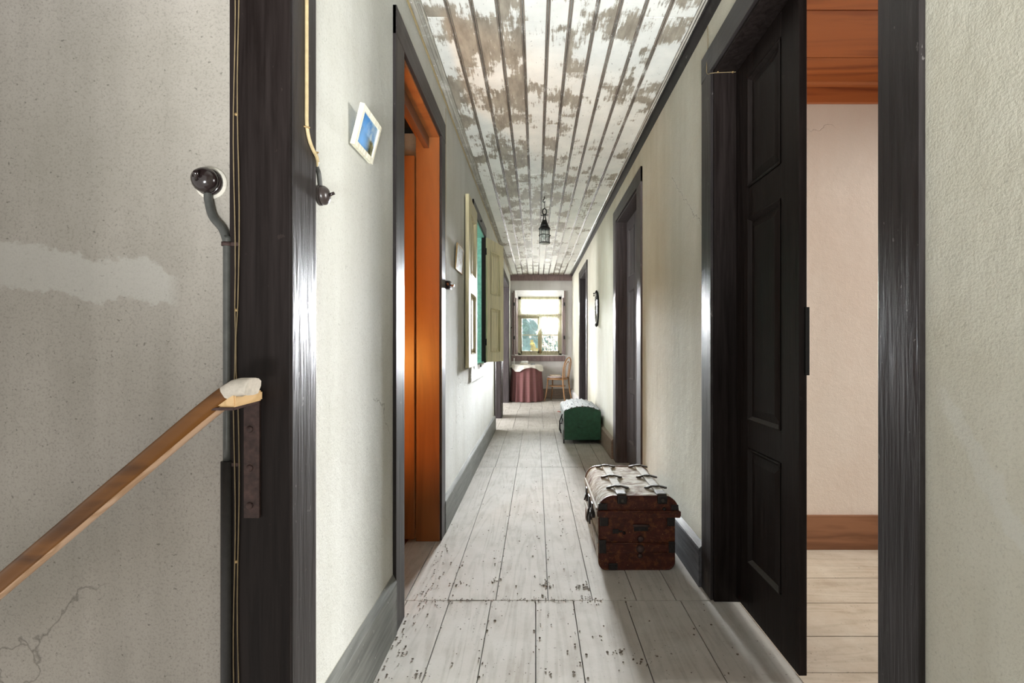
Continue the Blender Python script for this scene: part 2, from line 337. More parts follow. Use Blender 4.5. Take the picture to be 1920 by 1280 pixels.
# ------------------------------------------------------------------ mesh building
class MB:
    def __init__(s): s.bm = bmesh.new(); s.lay = s.bm.faces.layers.float.new('rnd'); s.cur = 0.; s.smooth = []
    def _f(s, vs, sm=False):
        try: f = s.bm.faces.new(vs)
        except ValueError: return None
        f[s.lay] = s.cur; f.smooth = sm; return f
    def box(s, x0, x1, y0, y1, z0, z1, bev=0, zf=None):
        if x0 > x1: x0, x1 = x1, x0
        if y0 > y1: y0, y1 = y1, y0
        b = bmesh.new()
        vs = [b.verts.new((x, y, z)) for x in (x0, x1) for y in (y0, y1) for z in (z0, z1)]
        for q in ((0,1,3,2),(4,6,7,5),(0,4,5,1),(2,3,7,6),(0,2,6,4),(1,5,7,3)): b.faces.new([vs[i] for i in q])
        if bev: bmesh.ops.bevel(b, geom=list(b.edges), offset=bev, segments=2, affect='EDGES', profile=.6)
        s.add(b, Matrix(), zf); return s
    def add(s, b, mat=Matrix(), zf=None, sm=None):
        mp = {}
        for v in b.verts:
            c = mat @ v.co
            if zf: c.z += zf(c)
            mp[v] = s.bm.verts.new(c)
        for f in b.faces: s._f([mp[v] for v in f.verts], f.smooth if sm is None else sm)
        b.free()
    def prism(s, pts, axis, a, b, sm=False, caps=True):
        """pts: 2-D outline; axis 'x','y','z' extrusion between a and b (other two in order)"""
        def P(p, t):
            return {'x': (t, p[0], p[1]), 'y': (p[0], t, p[1]), 'z': (p[0], p[1], t)}[axis]
        A = [s.bm.verts.new(P(p, a)) for p in pts]; B = [s.bm.verts.new(P(p, b)) for p in pts]
        n = len(pts)
        for i in range(n): s._f([A[i], A[(i+1) % n], B[(i+1) % n], B[i]], sm)
        if caps: s._f(A[::-1]); s._f(B)
        return s
    def tube(s, pts, r, n=8, closed=False, caps=True):
        pts = [Vector(p) for p in pts]; rings = []
        rr = r if isinstance(r, (list, tuple)) else [r]*len(pts)
        up = None; N = len(pts)
        for i, p in enumerate(pts):
            if closed: t = pts[(i+1) % N]-pts[i-1]
            else: t = pts[min(i+1, N-1)]-pts[max(i-1, 0)]
            t.normalize()
            if up is None:
                up = Vector((0, 0, 1)) if abs(t.z) < .9 else Vector((1, 0, 0))
            u = t.cross(up)
            if u.length < 1e-5: u = t.cross(Vector((0, 1, .3)))
            u.normalize(); v = u.cross(t).normalized(); up = v
            rings.append([s.bm.verts.new(p + (u*math.cos(2*PI*k/n) + v*math.sin(2*PI*k/n))*rr[i]) for k in range(n)])
        rng = range(N) if closed else range(N-1)
        for i in rng:
            a, b = rings[i], rings[(i+1) % N]
            for k in range(n): s._f([a[k], a[(k+1) % n], b[(k+1) % n], b[k]], True)
        if caps and not closed: s._f(rings[0][::-1]); s._f(rings[-1])
        return s
    def lathe(s, prof, mat=Matrix(), n=20, sm=True):
        rings = []
        for r, z in prof:
            rings.append([s.bm.verts.new(mat @ Vector((r*math.cos(2*PI*k/n), r*math.sin(2*PI*k/n), z))) for k in range(n)])
        for a, b in zip(rings, rings[1:]):
            for k in range(n): s._f([a[k], a[(k+1) % n], b[(k+1) % n], b[k]], sm)
        if prof[0][0] > 1e-4: s._f(rings[0][::-1])
        if prof[-1][0] > 1e-4: s._f(rings[-1])
        return s
    def sweep(s, path, prof, up=Vector((0, 1, 0))):
        """path in a plane with constant binormal 'up'; prof = [(n, b)] offsets along in-plane normal and up"""
        path = [Vector(p) for p in path]; rings = []
        for i, p in enumerate(path):
            t = (path[min(i+1, len(path)-1)]-path[max(i-1, 0)]).normalized()
            nn = up.cross(t).normalized() * -1
            rings.append([s.bm.verts.new(p + nn*a + up*b) for a, b in prof])
        n = len(prof); out = []
        for a, b in zip(rings, rings[1:]):
            for k in range(n):
                f = s._f([a[k], a[(k+1) % n], b[(k+1) % n], b[k]], True); out.append((k, f))
        s._f(rings[0][::-1]); s._f(rings[-1]); return out
    def grid(s, rows, sm=True, closed=False):
        V = [[s.bm.verts.new(p) for p in row] for row in rows]
        for a, b in zip(V, V[1:]):
            n = len(a)
            for k in range(n if closed else n-1): s._f([a[k], a[(k+1) % n], b[(k+1) % n], b[k]], sm)
        return s
    def build(s, name, mat, parent=None, loc=None, recalc=True):
        if recalc: bmesh.ops.recalc_face_normals(s.bm, faces=list(s.bm.faces))
        me = bpy.data.meshes.new(name)
        off = Vector((0, 0, 0))
        if loc is not None: off = Vector(loc)
        elif parent is not None:
            q = parent
            while q: off = off + q.location; q = q.parent
        if off.length: bmesh.ops.translate(s.bm, verts=list(s.bm.verts), vec=-off)
        s.bm.to_mesh(me); s.bm.free()
        o = bpy.data.objects.new(name, me); COL.objects.link(o)
        for m in (mat if isinstance(mat, (list, tuple)) else [mat]): me.materials.append(m)
        if parent is not None: o.parent = parent
        elif loc is not None: o.location = loc
        return o

def thing(name, label, cat, loc=(0, 0, 0), rz=0, group=None):
    o = bpy.data.objects.new(name, None); COL.objects.link(o); o.location = loc; o.rotation_euler = (0, 0, rz)
    o.empty_display_size = .1
    o['label'] = label; o['category'] = cat; o['kind'] = 'thing'
    if group: o['group'] = group
    return o
def tag(o, label, cat, group=None, kind='thing'):
    o['label'] = label; o['category'] = cat; o['kind'] = kind
    if group: o['group'] = group
    return o
def struct(o, label, cat=None):
    o['kind'] = 'structure'; o['label'] = label
    if cat: o['category'] = cat
    return o
def sroot(name, label, cat, loc=(0, 0, 0)):
    o = bpy.data.objects.new(name, None); COL.objects.link(o); o.location = loc; return struct(o, label, cat)

# ------------------------------------------------------------------ plan
XL, XR = -.54, .759            # wall faces
TL, TR = .125, .125            # wall thickness
YS, YE = 1.016, 9.9            # stair-side end of the left wall, window wall
DT, DC = 2.262, 2.372          # door opening top, casing top
LD = [(1.881, 2.625), (6.17, 7.15), (7.50, 9.16)]
RD = [(1.024, 2.005), (3.487, 4.40), (7.05, 8.03)]
NICHE = (4.04, 4.92, .92, 2.24)
WIN = (-.44, .585, .905, 2.285)

def walled(mb, x0, x1, ya, yb, z0, z1, holes):
    """a wall running along y with rectangular holes (y0,y1,z0,z1)"""
    y = ya
    for (a, b, c, d) in sorted(holes):
        mb.box(x0, x1, y, a, z0, z1)
        if c > z0+.001: mb.box(x0, x1, a, b, z0, c)
        mb.box(x0, x1, a, b, d, z1)
        y = b
    mb.box(x0, x1, y, yb, z0, z1)

# left wall
mb = MB(); walled(mb, XL-TL, XL, YS+.012, YE, -.02, 2.70, [(a, b, -.02, DT) for a, b in LD]+[NICHE])
struct(mb.build('wall_left', M['wall_left']), 'pale lime plastered corridor wall with orange lit doorway', 'wall')
# stair wall, seen face on
mb = MB(); mb.box(-4.2, XL-.112, YS+.006, YS+.12, -1.6, 2.70)
struct(mb.build('wall_stair', M['wall_stair']), 'grey stained plaster wall above the wooden handrail', 'wall')
# right wall
mb = MB(); walled(mb, XR, XR+TR, -1.6, YE, -.02, 2.70, [(a, b, -.02, DT) for a, b in RD])
struct(mb.build('wall_right', M['wall_right']), 'lumpy cream plaster corridor wall with three dark doorways', 'wall')
# window wall (whole facade) with a splayed opening
mb = MB(); x0, x1, z0, z1 = WIN
for a, b, c, d in ((-4.4, x0, -.6, 3.0), (x1, 4.4, -.6, 3.0), (x0, x1, -.6, z0), (x0, x1, z1, 3.0)): mb.box(a, b, YE, YE+.42, c, d)
struct(mb.build('wall_end', M['wall_end']), 'far end wall around the bright window', 'wall')

# ---- floor planks
def planks(mb, xs, y0, y1, gap=.0035, z=0, jit=.0015, t=.02):
    for a, b in zip(xs, xs[1:]):
        mb.cur = R.random(); zz = z + R.uniform(-jit, 0)
        mb.box(a+gap/2, b-gap/2, y0+.002, y1-.002, zz-t, zz, .0012)
mb = MB()
planks(mb, [-.72, -.55, -.369, -.191, -.001, .159, .381, .617, .90], .15, 2.005)
planks(mb, [-.72, -.56, -.378, -.172, .052, .242, .43, .60, .90], 2.005, 4.24)
planks(mb, [-.72, -.56, -.37, -.17, .05, .235, .43, .60, .90], 4.24, 6.25)
planks(mb, [-.72, -.52, -.31, -.11, .10, .30, .50, .68, .90], 6.25, 8.2)
planks(mb, [-.72, -.48, -.29, -.09, .11, .32, .52, .90], 8.2, YE)
fl = struct(mb.build('floor', M['floor']), 'worn dusty plank floor of the corridor', 'floor')
mb = MB(); mb.box(-.72, .90, .15, YE, -.06, -.021); mb.build('subfloor', M['gap'], fl)

# ---- ceiling boards
BX = [-.488, -.384, -.277, -.167, -.059, .054, .152, .265, .364, .472, .581, .705]
zf = lambda c: zc(c.y)-2.55
mb = MB()
for i, (a, b) in enumerate(zip(BX, BX[1:])):
    y = -1.3; first = True
    while y < YE:
        L = R.uniform(1.5, 2.3); e = min(y+L, YE)
        if first and i in (0, 2, 4, 7, 9, 10): e = 1.47*880/(651-(33 if i != 4 else 40))/1.0 + (0 if i != 4 else 0); first = False
        elif first: e = R.uniform(2.3, 3.3); first = False
        mb.cur = R.random(); dz = R.uniform(0, .002)
        mb.box(a+.001, b-.001, y+.002, e-.002, 2.55+dz, 2.566+dz, 0, zf)
        y = e
ce = struct(mb.build('ceiling', M['ceiling']), 'board ceiling with patchy white surface', 'ceiling')
mb = MB()
for x in BX[1:-1]:
    for dx in (-.0055, .0055):
        mb.prism([(x+dx-.0042, 2.551), (x+dx-.003, 2.5465), (x+dx, 2.545), (x+dx+.003, 2.5465), (x+dx+.0042, 2.551)], 'y', -1.3, YE, True)
for v in mb.bm.verts: v.co.z += zc(v.co.y)-2.55
mb.build('cover_bead', M['bead'], ce)
mb = MB(); mb.box(-4.4, 4.4, -1.3, YE+.42, 2.575, 2.72, 0, lambda c: zc(c.y)-2.55); mb.build('ceiling_deck', M['gap'], ce)
# mouldings along the ceiling edges
def edge_mould(x_in, x_wall, name, label, darkdrop, mat):
    s = 1 if x_wall > x_in else -1
    mb = MB()
    pr = [(x_in, 2.552), (x_in+.001*s, 2.543), (x_in+.007*s, 2.539), (x_in+.012*s, 2.543), (x_in+.016*s, 2.540), (x_in+.022*s, 2.534), (x_in+.028*s, 2.540)]
    pr += [(x_wall, 2.552-darkdrop), (x_wall, 2.56)]
    mb.prism(pr, 'y', -1.3, YE)
    for v in mb.bm.verts: v.co.z += zc(v.co.y)-2.55
    return struct(mb.build(name, mat), label, 'trim')
edge_mould(-.488, XL, 'trim_1', 'narrow ridged moulding along the left ceiling edge', .012, M['moulding'])
edge_mould(.705, XR, 'trim_2', 'dark moulding along the right ceiling edge', .052, M['dark_h'])
mb = MB(); mb.box(.705, .733, -1.3, YE, 2.533, 2.5395, 0, zf); 
mb = MB()
for xx in (.708, .720): mb.prism([(xx-.005, 2.546), (xx-.003, 2.5385), (xx, 2.536), (xx+.003, 2.5385), (xx+.005, 2.546)], 'y', -1.3, YE, True)
for v in mb.bm.verts: v.co.z += zc(v.co.y)-2.55
struct(mb.build('trim_3', M['moulding']), 'twin white beads beside the right cornice', 'trim')
zE = zc(YE)
mb = MB(); mb.box(XL, XR, YE-.03, YE, zE-.125, zE-.02, .004); mb.box(XL, XR, YE-.045, YE, zE-.02, zE+.01, .004)
struct(mb.build('trim_4', M['mauve']), 'dark cornice board above the end window', 'trim')

# ---- doors
def leaf_mesh(P, w, h, t, panels, moulding=.018, deep=.35):
    """P(u, v, d) -> world; front face d=0, back d=t. panels: (u0,u1,v0,v1)"""
    mb = MB()
    def bx(u0, u1, v0, v1, d0, d1, bev=.0015):
        b = bmesh.new(); vs = [b.verts.new((u, v, d)) for u in (u0, u1) for v in (v0, v1) for d in (d0, d1)]
        for q in ((0,1,3,2),(4,6,7,5),(0,4,5,1),(2,3,7,6),(0,2,6,4),(1,5,7,3)): b.faces.new([vs[i] for i in q])
        if bev: bmesh.ops.bevel(b, geom=list(b.edges), offset=bev, segments=1, affect='EDGES')
        for v in b.verts: v.co = P(*v.co)
        mb.add(b)
    u0 = min(p[0] for p in panels); u1 = max(p[1] for p in panels)
    bx(0, u0, 0, h, 0, t); bx(u1, w, 0, h, 0, t)
    vs = sorted((p[2], p[3]) for p in panels); y = 0
    for a, b in vs: bx(u0, u1, y, a, 0, t); y = b
    bx(u0, u1, y, h, 0, t)
    for (a, b, c, d) in panels:
        bx(a, b, c, d, t*deep, t*(deep+.3), 0)
        # mitred ogee round the panel and a raised field
        def ring(o0, d0, o1, d1):
            A = [(a+o0, c+o0), (b-o0, c+o0), (b-o0, d-o0), (a+o0, d-o0)]; B = [(a+o1, c+o1), (b-o1, c+o1), (b-o1, d-o1), (a+o1, d-o1)]
            va = [mb.bm.verts.new(P(*p, d0)) for p in A]; vb = [mb.bm.verts.new(P(*p, d1)) for p in B]
            for i in range(4): mb._f([va[i], va[(i+1) % 4], vb[(i+1) % 4], vb[i]])
            return vb
        ring(0, -.003, .006, -.005); ring(.006, -.005, moulding, t*(deep-.02))
        ring(moulding+.004, t*deep, moulding+.032, t*(deep-.27))
        vb = ring(moulding+.032, t*(deep-.27), moulding+.033, t*(deep-.27)); mb._f(vb)
    return mb
DOORPANELS = [(.115, .375, .20, .66), (.115, .375, .77, 1.58), (.115, .375, 1.70, 2.14)]
def casing(side, y0, y1, wide_near=.11, wide_far=.11):
    """flat boards round an opening; side -1 left wall, +1 right wall"""
    xw = XL if side < 0 else XR
    xf = xw - side*.0135
    mb = MB()
    mb.box(xw, xf, y0-wide_near, y0, 0, DC, .002); mb.box(xw, xf, y1, y1+wide_far, 0, DC, .002)
    mt = MB(); mt.box(xw, xf-side*.001, y0-wide_near+.0, y1+wide_far, DT, DC, .002)
    return mb, mt
def door(idx, side, y0, y1, label, leafy=None, lining=True, wn=.11, wf=.11, mat='dark', linmat=None, cas='dark_casing'):
    xw = XL if side < 0 else XR
    root = sroot('door_%d' % idx, label, 'door', (xw, (y0+y1)/2, 0))
    mb, mt = casing(side, y0, y1, wn, wf)
    mb.build('door_casing', M[cas], root); mt.build('casing_head', M['dark_h'], root)
    if lining:
        xo = xw + side*TR
        l = MB(); l.box(xw-side*.002, xo+side*.004, y0-.004, y0+.012, 0, DT, .0015); l.box(xw-side*.002, xo+side*.004, y1-.012, y1+.004, 0, DT, .0015)
        l.build('door_jamb', M[linmat or mat], root)
        l = MB(); l.box(xw-side*.002, xo+side*.004, y0, y1, DT-.014, DT+.002, .0015); l.build('head_jamb', M[linmat or mat], root)
    return root
X5 = XR+.091
# right 1: double leaf, far leaf shut, near leaf swung into the room
d1 = door(1, 1, *RD[0], 'near right doorway, dark panelled leaf half shut before the pink room')
l1 = leaf_mesh(lambda u, v, d: Vector((X5+d, 1.992-u*.475/.49, .018+v)), .49, 2.228, .026, DOORPANELS).build('door_leaf', M['dark'], d1)
h = MB(); h.box(X5+.018, X5+.031, 1.511, 1.518, .99, 1.21, .001); h.build('lock_plate', M['iron'], l1)
# right 2 and 3: shut
d2 = door(2, 1, *RD[1], 'dark panelled door behind the brown trunk', wn=.142, wf=.14, linmat='far_slate', cas='far_slate')
leaf_mesh(lambda u, v, d: Vector((X5+d, 4.388-u, .018+v)), .445, 2.228, .026, [(.09, .33, .20, .66), (.09, .33, .77, 1.58), (.09, .33, 1.70, 2.14)]).build('door_leaf', M['far_slate'], d2)
leaf_mesh(lambda u, v, d: Vector((X5+d, 3.499+u, .018+v)), .443, 2.228, .026, [(.09, .33, .20, .66), (.09, .33, .77, 1.58), (.09, .33, 1.70, 2.14)]).build('door_leaf', M['far_slate'], d2)
d3 = door(3, 1, *RD[2], 'far right dark door behind the green chest', wn=.15, wf=.15, linmat='far_slate', cas='far_slate')
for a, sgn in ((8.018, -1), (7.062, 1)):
    leaf_mesh(lambda u, v, d: Vector((X5+d, a+sgn*u, .018+v)), .477, 2.228, .026, DOORPANELS).build('door_leaf', M['far_slate'], d3)
# left 1: lit orange from inside
d4 = door(4, -1, *LD[0], 'left doorway glowing orange', lining=True, mat='orange_wood', linmat='orange_wood', wn=.112, wf=.105)
leaf_mesh(lambda u, v, d: Vector((-.672-u, 2.592+d, .02+v)), .62, 2.12, .03, [(.1, .52, .2, .9), (.1, .52, 1.05, 1.95)]).build('door_leaf', M['orange_wood'], d4)
st = MB(); st.box(XL-.055, XL-.085, LD[0][0], LD[0][1]-.012, DT-.075, DT-.012, .002); st.build('transom_stop', M['orange_dark'], d4)
# left far openings
d5 = door(5, -1, *LD[1], 'left doorway past the open shutters', mat='far_slate', wn=.10, wf=.09, cas='far_slate')
d6 = door(6, -1, *LD[2], 'farthest left doorway beside the clothed table', mat='far_slate', wn=.10, wf=.10, cas='far_slate')
# end-of-wall casing and jamb at the stair opening
e = sroot('door_7', 'dark stair opening jamb with thin wires and handrail bracket', 'door frame', (XL, YS, 0))
mb = MB(); mb.box(XL-.002, XL+.012, YS+.002, 1.128, -.3, zc(1)-.02, .002); mb.build('door_casing', M['dark_casing'], e)
mb = MB(); mb.box(-.660, XL+.0105, YS-.006, YS+.014, -.3, zc(1)-.01, .002); mb.build('door_jamb', M['dark'], e)

# ---- skirtings
def skirt(name, side, y0, y1, h, t, mat, label):
    xw = XL if side < 0 else XR
    mb = MB(); xf = xw - side*t
    n = max(3, int((y1-y0)/.25)); rows = []
    for i in range(n+1):
        y = y0+(y1-y0)*i/n; j = R.uniform(-.002, .002)
        pts = [(xf, 0), (xf+.0*side, h-.02+j), (xf+side*.003, h-.012+j), (xw-side*.002, h+.010+j), (xw+side*.01, h+.010+j), (xw+side*.01, 0)]
        rows.append([(p[0], y, p[1]) for p in pts])
    mb.grid(rows, False, True); mb._f([mb.bm.verts[k] for k in range(0)]) if False else None
    mb.bm.verts.ensure_lookup_table()
    k = len(rows[0]); mb._f(list(mb.bm.verts[:k])); mb._f(list(mb.bm.verts[-k:]))
    return struct(mb.build(name, mat), label, 'skirting board')
skirt('baseboard_left', -1, 1.128, 1.768, .215, .016, M['grey_skirt'], 'grey weathered skirting under the tilted picture')
skirt('baseboard_left_2', -1, 2.73, 6.068, .20, .016, M['grey_skirt'], 'long grey skirting beyond the orange doorway')
skirt('baseboard_left_3', -1, 7.24, 7.398, .20, .016, M['grey_skirt'], 'short grey skirting between the far left doorways')
skirt('baseboard_right', 1, 2.116, 3.343, .185, .026, M['dark_skirt'], 'scuffed dark skirting behind the brown trunk')
skirt('baseboard_right_2', 1, 4.542, 6.898, .19, .030, M['brown_skirt'], 'brown grey skirting behind the green chest')
skirt('baseboard_right_3', 1, 8.18, YE, .19, .02, M['white_paint'], 'pale far skirting behind the bentwood chair')
mb = MB(); mb.box(XL, XR, YE-.02, YE, 0, .21, .003); mb.box(-.3, XR, YE-.035, YE-.018, 0, .05, .003)
struct(mb.build('baseboard_end', M['brown_skirt']), 'brown skirting below the end window', 'skirting board')

# ------------------------------------------------------------------ window at the end
w = sroot('window_1', 'olive painted window with lace at the corridor end', 'window', (.087, YE+.25, WIN[2]))
x0, x1, z0, z1 = WIN; yf = YE+.25; fx0, fx1, fz0, fz1 = -.385, .555, .915, 2.176
mb = MB()   # plastered splays
def quad(mb, *p): mb._f([mb.bm.verts.new(q) for q in p])
quad(mb, (x0, YE-.001, z0), (x0, YE-.001, z1), (fx0, yf, fz1), (fx0, yf, fz0))
quad(mb, (x1, YE-.001, z0), (fx1, yf, fz0), (fx1, yf, fz1), (x1, YE-.001, z1))
quad(mb, (x0, YE-.001, z1), (x1, YE-.001, z1), (fx1, yf, fz1), (fx0, yf, fz1))
quad(mb, (x0, YE-.001, z0), (fx0, yf, fz0), (fx1, yf, fz0), (x1, YE-.001, z0))
mb.build('reveal', M['white_paint'], w)
mb = MB(); mb.box(x0-.08, x1+.03, YE-.03, YE+.03, z0-.115, z0-.002, .006); mb.build('window_sill', M['mauve'], w)
ft = .055
mb = MB(); ya, yb = yf, yf+.06
mb.box(fx0-.03, fx0+ft, ya, yb, fz0-.03, fz1+.03); mb.box(fx1-ft, fx1+.03, ya, yb, fz0-.03, fz1+.03)
mb.box(fx0, fx1, ya, yb, fz1-.06, fz1+.03); mb.box(fx0, fx1, ya, yb, fz0-.03, fz0+.035)
ztr = 1.775
mb.box(fx0, fx1, ya-.018, yb, ztr-.03, ztr+.02, .004)
mb.build('window_frame', M['olive'], w)
xm = (fx0+fx1)/2
mb = MB(); mb.box(fx0+ft-.005, fx1-ft+.005, ya+.01, ya+.045, ztr+.02, ztr+.045); mb.box(xm-.012, xm+.012, ya+.01, ya+.045, ztr+.02, fz1-.055)
mb.box(fx0+ft-.005, fx0+ft+.025, ya+.01, ya+.045, ztr+.02, fz1-.05); mb.box(fx1-ft-.025, fx1-ft+.005, ya+.01, ya+.045, ztr+.02, fz1-.05)
tl = mb.build('top_light', M['olive'], w)
mb = MB(); mb.box(fx0+ft, fx1-ft, ya+.025, ya+.028, ztr+.03, fz1-.05); mb.build('pane', M['pane'], tl)
for a, b, cx in ((fx0+ft, xm, 1), (xm, fx1-ft, -1)):
    zt, zb = ztr-.03, fz0+.035
    s1 = .028 if cx > 0 else .046; s2 = .046 if cx > 0 else .028
    mb = MB(); mb.box(a, a+s1, ya+.005, ya+.045, zb, zt, .003); mb.box(b-s2, b, ya+.005, ya+.045, zb, zt, .003)
    mb.box(a, b, ya+.005, ya+.045, zb, zb+.055, .003); mb.box(a, b, ya+.005, ya+.045, zt-.04, zt, .003)
    zm = (zb+zt)/2+.0; mb.box(a, b, ya+.012, ya+.038, zm-.01, zm+.01)
    sh = mb.build('casement', M['olive'], w)
    mb = MB(); mb.box(a+s1-.005, b-s2+.005, ya+.024, ya+.027, zb+.05, zt-.035); mb.build('pane', M['pane'], sh)
mb = MB(); mb.box(xm-.01, xm+.022, ya-.02, ya+.005, fz0+.03, fz0+.13, .004); mb.box(xm+.002, xm+.012, ya-.02, ya, 1.30, 1.40, .003); mb.build('window_bolt', M['gilt'], w)
# inside shutters folded against the splays
for sx, a in ((-1, x0-.012), (1, x1+.006)):
    mb = MB()
    if sx < 0:
        mb.box(a-.018, a, YE-.085, YE-.002, z0+.02, z1-.02, .003); mb.box(a-.05, a-.028, YE-.075, YE-.002, z0+.02, z1-.06, .003)
    else: mb.box(a, a+.024, YE-.06, YE-.002, z0+.02, z1-.02, .003)
    tx, ty = (fx0-.02, yf-.03) if sx < 0 else (fx1+.02, yf-.03)
    bx_, by_ = (x0+.004, YE+.0) if sx < 0 else (x1-.004, YE+.0)
    mb.prism([(bx_, by_), (tx, ty), (tx-sx*.018, ty), (bx_-sx*.018, by_)], 'z', z0+.03, z1-.16)
    s_ = mb.build('inside_shutter', M['mauve'], w)
    mb = MB()
    for zz in (1.25, 1.95): mb.box(a+.004*sx-.014, a+.004*sx+.014, YE-.092, YE-.080, zz, zz+.07, .002)
    mb.build('hinge', M['iron'], s_)
# lace
def lace(name, xa, xb, za, zb, y, folds, label, gather=None):
    rows = []
    for j in range(15):
        v = j/14; row = []
        for i in range(61):
            u = i/60; x = xa+(xb-xa)*u
            if gather: x = x + (gather(v)-x)*min(1, max(0, (v-.15))*1.25)*(.0+.93)
            amp = .012*(.4+.6*v)
            z = za+(zb-za)*v
            if v > .99: z += .012*math.sin(u*PI*22)
            row.append((x, y+amp*math.sin(u*PI*2*folds), z))
        rows.append(row)
    mb = MB(); mb.grid(rows)
    return tag(mb.build(name, M['lace'], None, loc=((xa+xb)/2, y, zb)), label, 'curtain')
lace('lace_valance', fx0+.03, fx1-.03, fz1-.06, ztr-.005, yf-.028, 9, 'short white lace valance across the top window panes')
lace('lace_curtain', xm+.04, fx1-.05, ztr-.03, 1.42, yf-.035, 7, 'sheer white curtain over the right casement')
lace('lace_curtain', xm-.02, xm+.14, ztr-.04, 1.36, yf-.085, 5, 'twisted lace tail hanging by the window centre stile', gather=lambda v: xm-.075+.05*(1-v))
mb = MB(); mb.tube([(fx0+.02, yf-.056, ztr+.004), (fx1-.02, yf-.056, ztr+.010)], .008, 8)
tag(mb.build('curtain_rod', M['page'], None, loc=(xm, yf-.056, ztr)), 'thin pale curtain rod across the window transom', 'curtain rod')

# ------------------------------------------------------------------ niche window with shutters
n = sroot('window_2', 'inner window with open cream shutters and teal reveal', 'window', (XL, 4.48, NICHE[2]))
y0, y1, z0, z1 = NICHE
mb = MB(); mb.box(XL-.002, XL+.012, y0-.06, y0, z0-.03, z1+.10, .002); mb.box(XL-.002, XL+.012, y1, y1+.07, z0-.03, z1+.10, .002); mb.box(XL-.002, XL+.013, y0-.06, y1+.07, z1, z1+.10, .002)
mb.build('window_casing', M['dark_h'], n)
mb = MB(); mb.box(XL-.03, XL+.006, y1-.010, y1+.002, z0, z1); mb.box(XL-.03, XL+.006, y0-.002, y0+.010, z0, z1); mb.build('window_rebate', M['dark'], n)
mb = MB(); mb.box(XL-.128, XL-.03, y1-.012, y1+.004, z0, z1); mb.box(XL-.128, XL-.03, y0-.004, y0+.012, z0, z1); mb.box(XL-.128, XL-.002, y0, y1, z1-.012, z1+.002); mb.box(XL-.128, XL-.002, y0, y1, z0-.004, z0+.010)
mb.build('reveal', M['teal'], n)
mb = MB(); mb.box(XL-.002, XL+.012, 3.83, 5.06, .795, .918, .002); mb.build('apron_board', M['apron'], n)
SP = [(.10, .36, .10, .58), (.10, .36, .72, 1.19)]
def shutter(hx, hy, dx, dy, nx, ny):
    P = lambda u, v, d: Vector((hx+dx*u-nx*d, hy+dy*u-ny*d, .924+v))
    return leaf_mesh(P, .46, 1.308, .028, SP, .016, .62)
a = math.radians(176)      # near leaf, folded back flat beside the opening
s1 = shutter(XL+.036, 4.03, 0.004, -1.11, 1, 0).build('shutter', M['cream'], n)
L = math.hypot(.145, .444); dx, dy = .145/L, .444/L
# its room side looks back at the camera when swung out
s2 = shutter(-.514, 4.925, dx, dy, dy, -dx).build('shutter', M['cream'], n)
for sh, (hx, hy) in ((s1, (XL+.02, 4.035)), (s2, (-.524, 4.925))):
    mb = MB()
    for zz in (1.1, 2.05): mb.tube([(hx, hy, zz), (hx, hy, zz+.07)], .007, 8)
    mb.build('hinge', M['iron'], sh)
mb = MB(); mb.tube([(XL+.012, 4.48, 2.285), (XL+.022, 4.48, 2.285)], .011, 10); mb.tube([(XL+.006, 4.45, .905), (XL+.022, 4.45, .905)], .012, 10); mb.build('shutter_catch', M['iron'], n)
# something to stand behind it
def room(name, label, xa, xb, ya, yb, za, zb, mat, skip=()):
    mb = MB(); t = .05
    if 'x0' not in skip: mb.box(xa-t, xa, ya-t, yb+t, za, zb)
    if 'x1' not in skip: mb.box(xb, xb+t, ya-t, yb+t, za, zb)
    if 'y0' not in skip: mb.box(xa, xb, ya-t, ya, za, zb)
    if 'y1' not in skip: mb.box(xa, xb, yb, yb+t, za, zb)
    return struct(mb.build(name, mat), label, 'wall')
XB = XL-TL
wl = room('wall_lamp_room', 'warm lit wall inside the orange doorway', -3.4, XB, 1.22, 3.25, -.02, 2.56, M['wall_orange'], ('x1',))
mb = MB(); mb.box(-1.30, -.74, 1.36, 1.96, 0, .80, .01); mb.build('unseen_light_block', M['orange_dark'], wl)  # unseen box added to shade the foot of the doorway reveal
mb = MB(); planks(mb, [-3.4, -2.6, -1.8, -1.2, -.95, -.80, XB+.002], 1.22, 3.25); mb.cur = .4
struct(mb.build('floor_lamp_room', M['orange_dark']), 'brown plank floor inside the orange doorway', 'floor')
room('wall_teal_room', 'teal room behind the shutters', -3.4, XB, 3.45, 5.6, -.02, 2.56, M['teal'], ('x1',))
room('wall_far_left_room', 'dim rooms past the left doorways', -3.4, XB, 5.85, 9.8, -.02, 2.56, M['wall_end'], ('x1',))
mb = MB(); mb.box(-3.4, XB, 3.4, 9.8, -.05, -.001); struct(mb.build('floor_left_rooms', M['room_floor']), 'floor beyond the left doorways', 'floor')

# ------------------------------------------------------------------ right room
XB = XR+TR
mb = MB(); mb.box(XB, 3.1, 2.521, 2.60, -.02, 2.60)
struct(mb.build('wall_pink_room', M['wall_room']), 'pinkish cream wall of the right hand room', 'wall')
mb = MB(); walled(mb, 2.75, 2.9, -1.3, 2.521, -.02, 2.6, [(1.20, 2.36, .45, 2.1)])
struct(mb.build('wall_pink_room_2', M['wall_room']), 'window side wall of the right hand room', 'wall')
mb = MB(); ys = [2.521, 2.20, 1.985, 1.757, 1.56, 1.33, 1.1, .8, .4, 0, -.4, -.8, -1.3]
for b, a in zip(ys, ys[1:]):
    mb.cur = R.random(); zz = -R.random()*.0015; mb.box(XB-.022, 2.76, a+.002, b-.002, zz-.02, zz, .0012)
struct(mb.build('floor_right_room', M['room_floor']), 'dusty plank floor of the right hand room', 'floor')
mb = MB(); mb.box(XB, 2.76, -1.3, 2.52, -.06, -.021); struct(mb.build('floor_right_room_2', M['gap']), 'dark gap beneath the right room planks', 'floor')
